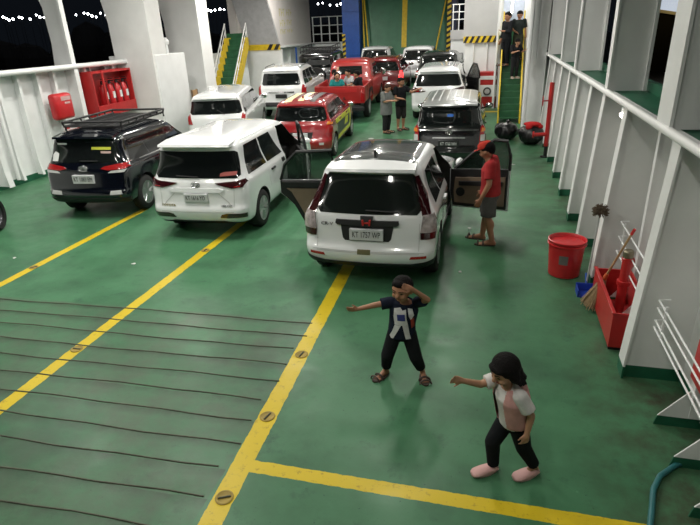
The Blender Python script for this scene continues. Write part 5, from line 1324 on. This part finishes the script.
person('person', 'shorter person in black leaning forward lower down the stairs, pale shoes', 'person', (.60, y_, z_), R_(20), 1.34, dict(pelvis=(0, .03, .5), chest=(0, -.02, .73), neck=(0, -.05, .82), head=(0, -.09, .90), el_L=(.15, -.06, .66), wr_L=(.18, -.16, .70), el_R=(-.14, -.08, .64), wr_R=(-.05, -.19, .68), look=(0, -1, -.6)),
       dict(top=BLACKC, legs=cloth('dark', (.02, .02, .022)), leglen=1.95, sleeve=.9, shoe=mat('pale shoe', (.5, .45, .42), .7)), False, .014, SKIN2)
# --- passengers sitting in the pickup tray
def sit(x, y, rz, label, top, legs, hair='short', lean=0, arms=None, h=1.62):
    J = dict(pelvis=(0, .02, .075), waist=(0, .01, .17), chest=(0, -.01 - lean, .31), neck=(0, -.03 - lean, .405), head=(0, -.06 - lean, .495), sh_R=(-.112, -.01 - lean, .375), sh_L=(.112, -.01 - lean, .375),
             hip_R=(-.055, .0, .075), hip_L=(.055, .0, .075), kn_R=(-.08, -.20, .20), kn_L=(.08, -.20, .20), an_R=(-.07, -.27, .042), an_L=(.07, -.27, .042), toe_R=(-.08, -.37, .016), toe_L=(.08, -.37, .016),
             el_R=(-.16, -.08, .24), wr_R=(-.10, -.19, .22), el_L=(.16, -.08, .24), wr_L=(.10, -.19, .22), look=(0, -1, -.2))
    J.update(arms or {})
    w = pickup.root.matrix_basis
    a = R_(3); p = Vector((-5.55 + 1.06 * (x * math.cos(a) - y * math.sin(a)), 20.0 + 1.06 * (x * math.sin(a) + y * math.cos(a)), .725 * 1.16 + pickup.root.location.z + .05 * y))
    return person('person', label, 'person', p, R_(rz), h, J, dict(top=top, legs=legs, leglen=1.9, sleeve=.75, hem=.0, hair=hair, shoe=TRIM_BLACK), False, .015, SKIN2)
sit(-.52, 1.2, 100, 'seated passenger in a pink top at the left of the pickup tray', cloth('pink', (.55, .28, .27)), cloth('dark', (.02, .02, .022)), arms=dict(el_R=(-.15, -.10, .46), wr_R=(-.10, -.13, .56)))
sit(-.22, .45, 30, 'seated passenger in a teal top near the pickup tailgate', cloth('teal', (.02, .20, .20)), cloth('dark', (.02, .02, .022)), hair='long', lean=.04)
sit(.12, 1.25, -40, 'seated passenger in a pale grey patterned shirt in the pickup tray', cloth('pale grey', (.42, .43, .44)), cloth('dark', (.02, .02, .022)))
sit(.55, .75, -100, 'seated passenger in black at the right side of the pickup tray', BLACKC, cloth('dark', (.02, .02, .022)))
# ------------------------------------------------------------------ goods in the tray
t = thing('cloth_sack', 'pale tied sack among the passengers in the pickup tray', 'sack', (-5.2, 20.45, 1.03))
bm = NB(); ball(bm, (0, 0, .2), (.24, .2, .21), 14); ball(bm, (.03, 0, .4), (.06, .06, .08), 10); remesh('sack', bm, cloth('pale sack', (.5, .5, .48)), t, .03, 2)
bm = NB(); lathe(bm, [(.045, .36), (.055, .38), (.045, .40)], 12, 'z', .03, 0, .01); obj('tie', bm, INK_R, t, 60)
# ------------------------------------------------------------------ deck furniture on the right
t = thing('waste_bucket', 'large red plastic bucket with a grey label standing by the right wall', 'bucket', (1.13, 7.74, 0))
bm = NB(); lathe(bm, [(.001, .012), (.235, .0), (.255, .015), (.295, .585), (.31, .60), (.315, .635), (.30, .64), (.285, .62), (.245, .03), (.001, .03)], 36); obj('bucket_body', bm, RED_PLASTIC, t, 40)
bm = NB(); lathe(bm, [(.30, .555), (.318, .56), (.318, .575), (.30, .58)], 36); obj('rim_band', bm, RED_PLASTIC, t, 40)
bm = NB()
for k in range(5):
    a0 = R_(-118 + 10 * k - 0); a1 = R_(-118 + 10 * (k + 1)); rr0, rr1 = .270, .281
    vs = [bm.verts.new((rr * math.cos(a) * 1.012, rr * math.sin(a) * 1.012, z)) for a, z, rr in ((a0, .26, rr0), (a1, .26, rr0), (a1, .42, rr1), (a0, .42, rr1))]
    if k < 3: bm.faces.new(vs)
r = bmesh.ops.extrude_face_region(bm, geom=bm.faces[:])
for v in [g for g in r['geom'] if isinstance(g, bmesh.types.BMVert)]: v.co.x *= .97; v.co.y *= .97
bmesh.ops.delete(bm, geom=[v for v in bm.verts if not v.link_faces], context='VERTS'); bmesh.ops.recalc_face_normals(bm, faces=bm.faces[:])
obj('label', bm, mat('grey label', (.16, .15, .14), .6), t); t.scale = (.84, .84, .86)
# red fire box with standpipe
t = thing('fire_box', 'open red steel box against the right wall under the leaning broom', 'fire box', (1.60, 6.30, 0))
bm = NB()
box(bm, -.21, -.195, -.62, .62, .05, .47); box(bm, .19, .21, -.62, .62, .05, .47); box(bm, -.195, .19, -.62, -.60, .05, .47); box(bm, -.195, .19, .60, .62, .05, .47); box(bm, -.195, .19, -.60, .60, .05, .07)
obj('box_body', bm, RED, t)
bm = NB(); box(bm, -.225, -.185, -.64, .64, .465, .485, .004); obj('box_edge', bm, RED, t)
for y in (-.55, .55):
    bm = NB(); box(bm, -.20, .20, y - .04, y + .04, 0, .05); obj('foot', bm, BLACKP, t)
t = thing('fire_hydrant', 'red standpipe with a brass cap rising out of the red box', 'hydrant', (1.62, 6.42, .07)); t.scale = (.68, .68, 1.)
bm = NB(); lathe(bm, [(.08, 0), (.08, .72), (.092, .72), (.092, .76), (.075, .77), (.001, .77)], 20); obj('standpipe', bm, RED, t, 40)
bm = NB(); lathe(bm, [(.085, .77), (.09, .80), (.09, .84), (.07, .86), (.001, .86)], 16); obj('cap', bm, mat('dull brass', (.22, .19, .13), .4, .6), t, 40)
bm = NB(); lathe(bm, [(.001, 0), (.11, 0), (.115, .03), (.115, .05), (.001, .06)], 20, 'z', 0, 0, .42); obj('collar', bm, RED, t, 40)
bm = NB(); tube(bm, [(0, 0, .6), (.1, .18, .62), (.12, .3, .62)], .06, 12); lathe(bm, [(.001, .28), (.085, .28), (.09, .34), (.001, .36)], 16, 'y', .12, 0, .62); obj('valve_branch', bm, RED, t, 50)
# broom
t = thing('broom', 'straw broom with a red tipped wooden handle leaning on the right wall', 'broom', (1.36, 6.72, 0))
p0, p1, p2 = Vector((.0, .0, .02)), Vector((.10, -.05, .44)), Vector((.30, -.22, 1.16))
bm = NB(); tube(bm, [p1, p1.lerp(p2, .93)], .014, 8); obj('handle', bm, WOOD, t, 60)
bm = NB(); tube(bm, [p1.lerp(p2, .90), p2], .018, 8); obj('grip', bm, INK_R, t, 60)
bm = NB(); tube(bm, [p1 - (p1 - p0) * .12, p1 + (p2 - p1) * .10], .032, 10, .022); obj('binding', bm, mat('orange binding', (.60, .12, .04), .5), t, 60)
bm = NB(); random.seed(5)
for k in range(150):
    a = random.uniform(0, 2 * PI); rr = math.sqrt(random.random()); e = p0 + Vector((math.cos(a) * rr * .13, math.sin(a) * rr * .17, random.uniform(0, .06))); s_ = p1 + Vector((math.cos(a), math.sin(a), 0)) * rr * .025
    tube(bm, [s_, s_.lerp(e, .5) + Vector((0, 0, .01)), e], .0045, 4)
obj('bristles', bm, STRAW, t)
# upside down mop behind it
t = thing('mop', 'brown mop standing head up in the corner behind the broom', 'mop', (1.36, 7.22, 0))
bm = NB(); tube(bm, [(0, 0, .0), (.05, .02, 1.12)], .012, 8); obj('handle', bm, GREY_STEEL, t, 60)
bm = NB()
ball(bm, (.05, .02, 1.14), (.06, .06, .05), 10)
for k in range(300):
    a = random.uniform(0, 2 * PI); b_ = math.asin(random.uniform(-.6, 1)); d = Vector((math.cos(a) * math.cos(b_), math.sin(a) * math.cos(b_), math.sin(b_)))
    s_ = Vector((.05, .02, 1.13)); tube(bm, [s_, s_ + d * .06, s_ + d * random.uniform(.07, .115) - Vector((0, 0, .008))], .005, 4)
obj('mop_head', bm, mat('brown mop yarn', (.13, .09, .06), .95, var=.3), t)
# blue dustpan
t = thing('dustpan', 'blue plastic dustpan on the deck beside the red box', 'dustpan', (1.36, 7.08, 0))
bm = NB(); prism(bm, [(-.13, -.1), (.13, -.1), (.10, .12), (-.10, .12)], 'z', .0, .012); box(bm, -.13, -.118, -.1, .12, .0, .10); box(bm, .118, .13, -.1, .12, .0, .10); box(bm, -.13, .13, .108, .12, .0, .12); obj('pan', bm, mat('blue plastic', (.02, .06, .42), .4), t)
bm = NB(); tube(bm, [(0, .115, .1), (0, .22, .22)], .016, 8); obj('handle', bm, BLUE, t, 60)
# white pipe racks between the frames
def rack(label, x, y0, y1, zs, dz):
    t = thing('pipe_rack', label, 'rack', (x, y0, 0))
    for z in zs:
        bm = NB(); tube(bm, [(.10, 0, z), (.0, .02, z), (.0, y1 - y0 - .02, z + dz), (.10, y1 - y0, z + dz)], .009, 8); obj('rail', bm, WHITE_CLEAN, t, 60)
    for y in (.25, y1 - y0 - .25):
        bm = NB(); tube(bm, [(.0, y, zs[0] - .02), (.0, y, zs[-1] + .05)], .010, 6); obj('upright', bm, WHITE_CLEAN, t, 60)
rack('white pipe rack on the wall behind the broom', 1.66, 5.6, 7.2, (.62, .82, 1.02), .0)
rack('white pipe rack on the wall nearest the camera, bottom right corner', 1.60, 3.4, 5.05, (.70, .77, .90, .98), .0)
t = thing('fire_box', 'red fire hose box cut by the right edge of the frame', 'fire box', (1.83, 4.08, 0))
bm = NB(); box(bm, -.10, .15, -.26, .26, .62, 1.04, .02); obj('box_body', bm, RED, t)
bm = NB(); box(bm, -.115, -.10, -.23, .23, .65, 1.01, .006); d_ = obj('door', bm, RED_PLASTIC, t)
bm = NB(); box(bm, -.135, -.115, -.24, -.20, .78, .90, .004); obj('handle', bm, CHROME, d_)
for y in (-.2, .2):
    bm = NB(); box(bm, .10, .17, y - .03, y + .03, .57, .66); obj('bracket', bm, BLACKP, t)
# hose
pts = [(1.95, 4.15, .03), (1.80, 4.05, .03), (1.62, 3.93, .025), (1.47, 3.78, .025), (1.385, 3.62, .025), (1.33, 3.42, .025), (1.28, 3.25, .025), (1.22, 3.08, .025), (1.20, 2.85, .025), (1.22, 2.5, .025)]
bm = NB(); tube(bm, pts, .022, 10); tag(obj('water_hose', bm, HOSE_M, None, 60), 'teal water hose curling out of the bottom right corner', 'hose')
# red valve post further down the wall
t = thing('fire_valve', 'red fire valve and pipe on the right wall beyond the red bucket', 'valve', (1.30, 15.6, 0))
bm = NB(); tube(bm, [(.12, 0, .3), (.12, 0, 1.95)], .06, 12); obj('riser', bm, RED, t, 60)
bm = NB(); tube(bm, [(.12, 0, .62), (-.22, -.1, .62)], .05, 10); lathe(bm, [(.001, -.02), (.09, -.02), (.09, .02), (.001, .03)], 16, 'x', -.24, -.1, .62); obj('branch', bm, RED, t, 50)
bm = NB(); lathe(bm, [(.12, -.012), (.135, 0), (.12, .012), (.105, 0), (.12, -.012)], 20, 'x', -.08, -.1, 1.5); tube(bm, [(-.08, -.22, 1.5), (-.08, .02, 1.5)], .012, 6); tube(bm, [(.1, -.05, 1.5), (-.08, -.1, 1.5)], .02, 6); obj('hand_wheel', bm, RED, t, 60)
bm = NB(); lathe(bm, [(.001, 0), (.12, 0), (.12, .03), (.001, .04)], 14, 'z', .12, 0, 0); tube(bm, [(.12, 0, 0), (.12, 0, .3)], .045, 10); obj('base', bm, BLACKP, t, 40)
# bin bags
def bag(label, x, y, s):
    t = thing('bin_bag', label, 'bin bag', (x, y, fz(y) - .01)); bm = NB(); rnd = random.Random(int(x * 100))
    ball(bm, (0, 0, .26 * s), (.36 * s, .34 * s, .28 * s), 16)
    for k in range(9):
        a = 2 * PI * k / 9; ball(bm, (.22 * s * math.cos(a), .2 * s * math.sin(a), .22 * s + rnd.uniform(-.05, .12)), (.17 * s,) * 3, 10)
    remesh('bag', bm, BAG, t, .025, 1)
    bm = NB(); cap(bm, (0, 0, .46 * s), (.03, 0, .56 * s), .06 * s, .05 * s); obj('knot', bm, BAG, t, 60)
bag('black bin bag at the foot of the stairs, left of two', .40, 17.7, 1.0); bag('black bin bag with a red cloth on it at the foot of the stairs', 1.12, 17.2, 1.05)
t = thing('red_cloth', 'red cloth draped over the right hand bin bag', 'cloth', (1.12, 17.2, .60))
bm = NB(); ball(bm, (0, 0, .03), (.26, .22, .07), 12); ball(bm, (.2, -.05, -.04), (.12, .1, .08), 10); ball(bm, (-.1, -.18, -.04), (.1, .08, .1), 10); remesh('cloth', bm, cloth('red rag', (.42, .02, .02)), t, .02, 2)
# ------------------------------------------------------------------ left wall fittings
t = thing('extinguisher_rack', 'red extinguisher cabinet on the left wall behind the navy car', 'cabinet', (-11.55, 15.05, 0))
bm = NB(); box(bm, -.22, -.18, -.92, .92, 1.30, 2.58); box(bm, -.18, .20, -.92, -.88, 1.30, 2.58); box(bm, -.18, .20, .88, .92, 1.30, 2.58); box(bm, -.18, .20, -.88, .88, 1.30, 1.36); box(bm, -.18, .20, -.88, .88, 2.52, 2.58)
obj('cabinet_shell', bm, RED, t)
bm = NB(); box(bm, .18, .22, -.92, .92, 1.30, 1.62, .006); box(bm, .18, .215, -.50, -.42, 1.62, 2.58); obj('front_panel', bm, RED, t)
bm = NB()
for z in (1.75, 2.0, 2.25): tube(bm, [(-.1, -.86, z), (.15, -.86, z)], .015, 6)
obj('mesh_bar', bm, GREY_STEEL, t)
for y in (-.65, .65):
    bm = NB(); box(bm, -.3, -.2, y - .05, y + .05, 1.2, 2.7); obj('bracket', bm, WHITE_CLEAN, t)
e0 = None
for k, (yy, lab) in enumerate(((14.72, 'red extinguisher nearest the camera in the left wall cabinet'), (15.06, 'second red extinguisher from the near end of the cabinet'), (15.40, 'third red extinguisher from the near end of the cabinet'), (15.72, 'red extinguisher at the far end of the left wall cabinet'))):
    if e0 is None:
        e0 = thing('fire_extinguisher', lab, 'fire extinguisher', (-11.53, yy, 1.36), 0, 'extinguishers in the left wall cabinet')
        bm = NB(); lathe(bm, [(.10, 0), (.115, .02), (.115, .62), (.09, .74), (.04, .80), (.03, .84)], 20); obj('cylinder', bm, RED_PLASTIC, e0, 40)
        bm = NB(); lathe(bm, [(.04, .82), (.045, .9), (.001, .91)], 12); box(bm, -.02, .16, -.015, .015, .90, .93); box(bm, -.02, .14, -.012, .012, .96, .985); obj('valve_head', bm, BLACKP, e0, 40)
        bm = NB(); tube(bm, [(0, .04, .86), (.05, .13, .8), (.06, .14, .5), (.06, .13, .3)], .014, 8); obj('hose', bm, BLACKP, e0, 60)
        bm = NB(); box(bm, .095, .12, -.05, .05, .40, .60, .004); obj('label', bm, INK_W, e0)
    else: dupe(e0, (-11.53, yy, 1.36), 0, lab)
t = thing('lifebuoy_box', 'rounded red cover box hanging on the left wall above the navy car', 'box', (-11.58, 12.95, 1.78)); t.scale = (1, .78, .78)
bm = NB(); box(bm, -.14, .14, -.42, .42, -.44, .44, .10); obj('box_body', bm, RED_PLASTIC, t, 50)
bm = NB(); box(bm, .135, .148, -.16, .30, .20, .34, .003); box(bm, .135, .148, -.02, .24, .08, .15, .003); obj('label', bm, mat('pale pink print', (.55, .35, .34), .6), t)
bm = NB(); box(bm, -.3, -.12, -.06, .06, -.3, .3); obj('bracket', bm, WHITE_CLEAN, t)
bm = NB(); box(bm, -.05, .03, -.12, .12, -.72, -.60, .004); tag_ = thing('wall_sign', 'small red and white sign under the rounded red box', 'sign', (-11.60, 12.95, 1.85)); obj('sign_plate', bm, INK_W, tag_)
bm = NB(); box(bm, .028, .036, -.10, .10, -.69, -.63); obj('sign_print', bm, INK_R, tag_)
# tyre at the left edge
t = thing('motorbike_tyre', 'black tyre cut off by the left edge of the frame', 'tyre', (-9.46, 8.15, 0), R_(25))
bm = NB(); lathe(bm, [(.22, -.06), (.29, -.07), (.315, 0), (.29, .07), (.22, .06), (.20, 0), (.22, -.06)], 28, 'x', 0, 0, .315); obj('tread', bm, RUBBER, t, 60)
bm = NB(); lathe(bm, [(.20, -.03), (.205, .0), (.20, .03), (.18, .0), (.20, -.03)], 24, 'x', 0, 0, .315); lathe(bm, [(.03, -.07), (.035, .0), (.03, .07), (.001, .07)], 10, 'x', 0, 0, .315)
for k in range(10): a = 2 * PI * k / 10; tube(bm, [(0, .02 * math.cos(a), .315 + .02 * math.sin(a)), (0, .19 * math.cos(a), .315 + .19 * math.sin(a))], .008, 5)
obj('rim', bm, STEELRIM, t, 50)
# ------------------------------------------------------------------ lashing pots in the lane lines, and litter
l0 = None
for x, y, lab in ((-4.69, 4.55, 'round lashing pot in the middle yellow line beside the deck ridges'), (-4.69, 7.75, 'round lashing pot in the middle yellow line behind the people carrier'), (-1.97, 4.95, 'round lashing pot in the right yellow line, third from the camera'), (-1.94, 3.85, 'round lashing pot in the right yellow line, second from the camera'), (-1.90, 2.85, 'round lashing pot in the right yellow line nearest the camera'), (-7.22, 6.6, 'round lashing pot in the left yellow line')):
    if l0 is None:
        l0 = thing('lashing_pot', lab, 'lashing pot', (x, y, 0))
        bm = NB(); lathe(bm, [(.085, 0), (.088, .008), (.075, .012), (.06, .004), (.001, .003)], 24); obj('pot_rim', bm, mat('worn yellow steel', (.30, .21, .03), .6), l0, 40); l0.scale = (.85, .85, .85)
        bm = NB(); tube(bm, [(-.06, 0, .008), (.06, 0, .008)], .010, 8); obj('cross_bar', bm, RIDGE, l0, 60)
    else: dupe(l0, (x, y, 0), random.uniform(0, 3), lab)
PAPER = mat('white paper scrap', (.6, .6, .58), .8)
for k, (x, y, s, lab) in enumerate(((.22, 10.9, .05, 'white scrap of litter on the deck right of the man in red'), (-.30, 9.5, .04, 'tiny white scrap near the open right car door'), (.55, 14.6, .06, 'white scrap of litter left of the fire valve'), (-.35, 7.55, .03, 'tiny pale scrap beside the rear corner of the nearest white SUV'), (.35, 16.2, .05, 'white scrap in front of the bin bags'), (-5.6, 7.0, .035, 'tiny pale scrap behind the people carrier'), (-3.9, 17.6, .10, 'white wrapper on the deck beside the couple'), (-7.9, 6.9, .04, 'dark edged scrap left of the left yellow line'))):
    bm = NB(); n = 7; rnd = random.Random(k); pl = [(s * rnd.uniform(.6, 1.2) * math.cos(2 * PI * i / n), s * rnd.uniform(.6, 1.2) * math.sin(2 * PI * i / n)) for i in range(n)]
    prism(bm, pl, 'z', .001, .006 + .01 * rnd.random()); o = obj('paper_scrap', bm, PAPER); o.location = (x, y, fz(y)); tag(o, lab, 'litter', None, 'thing')
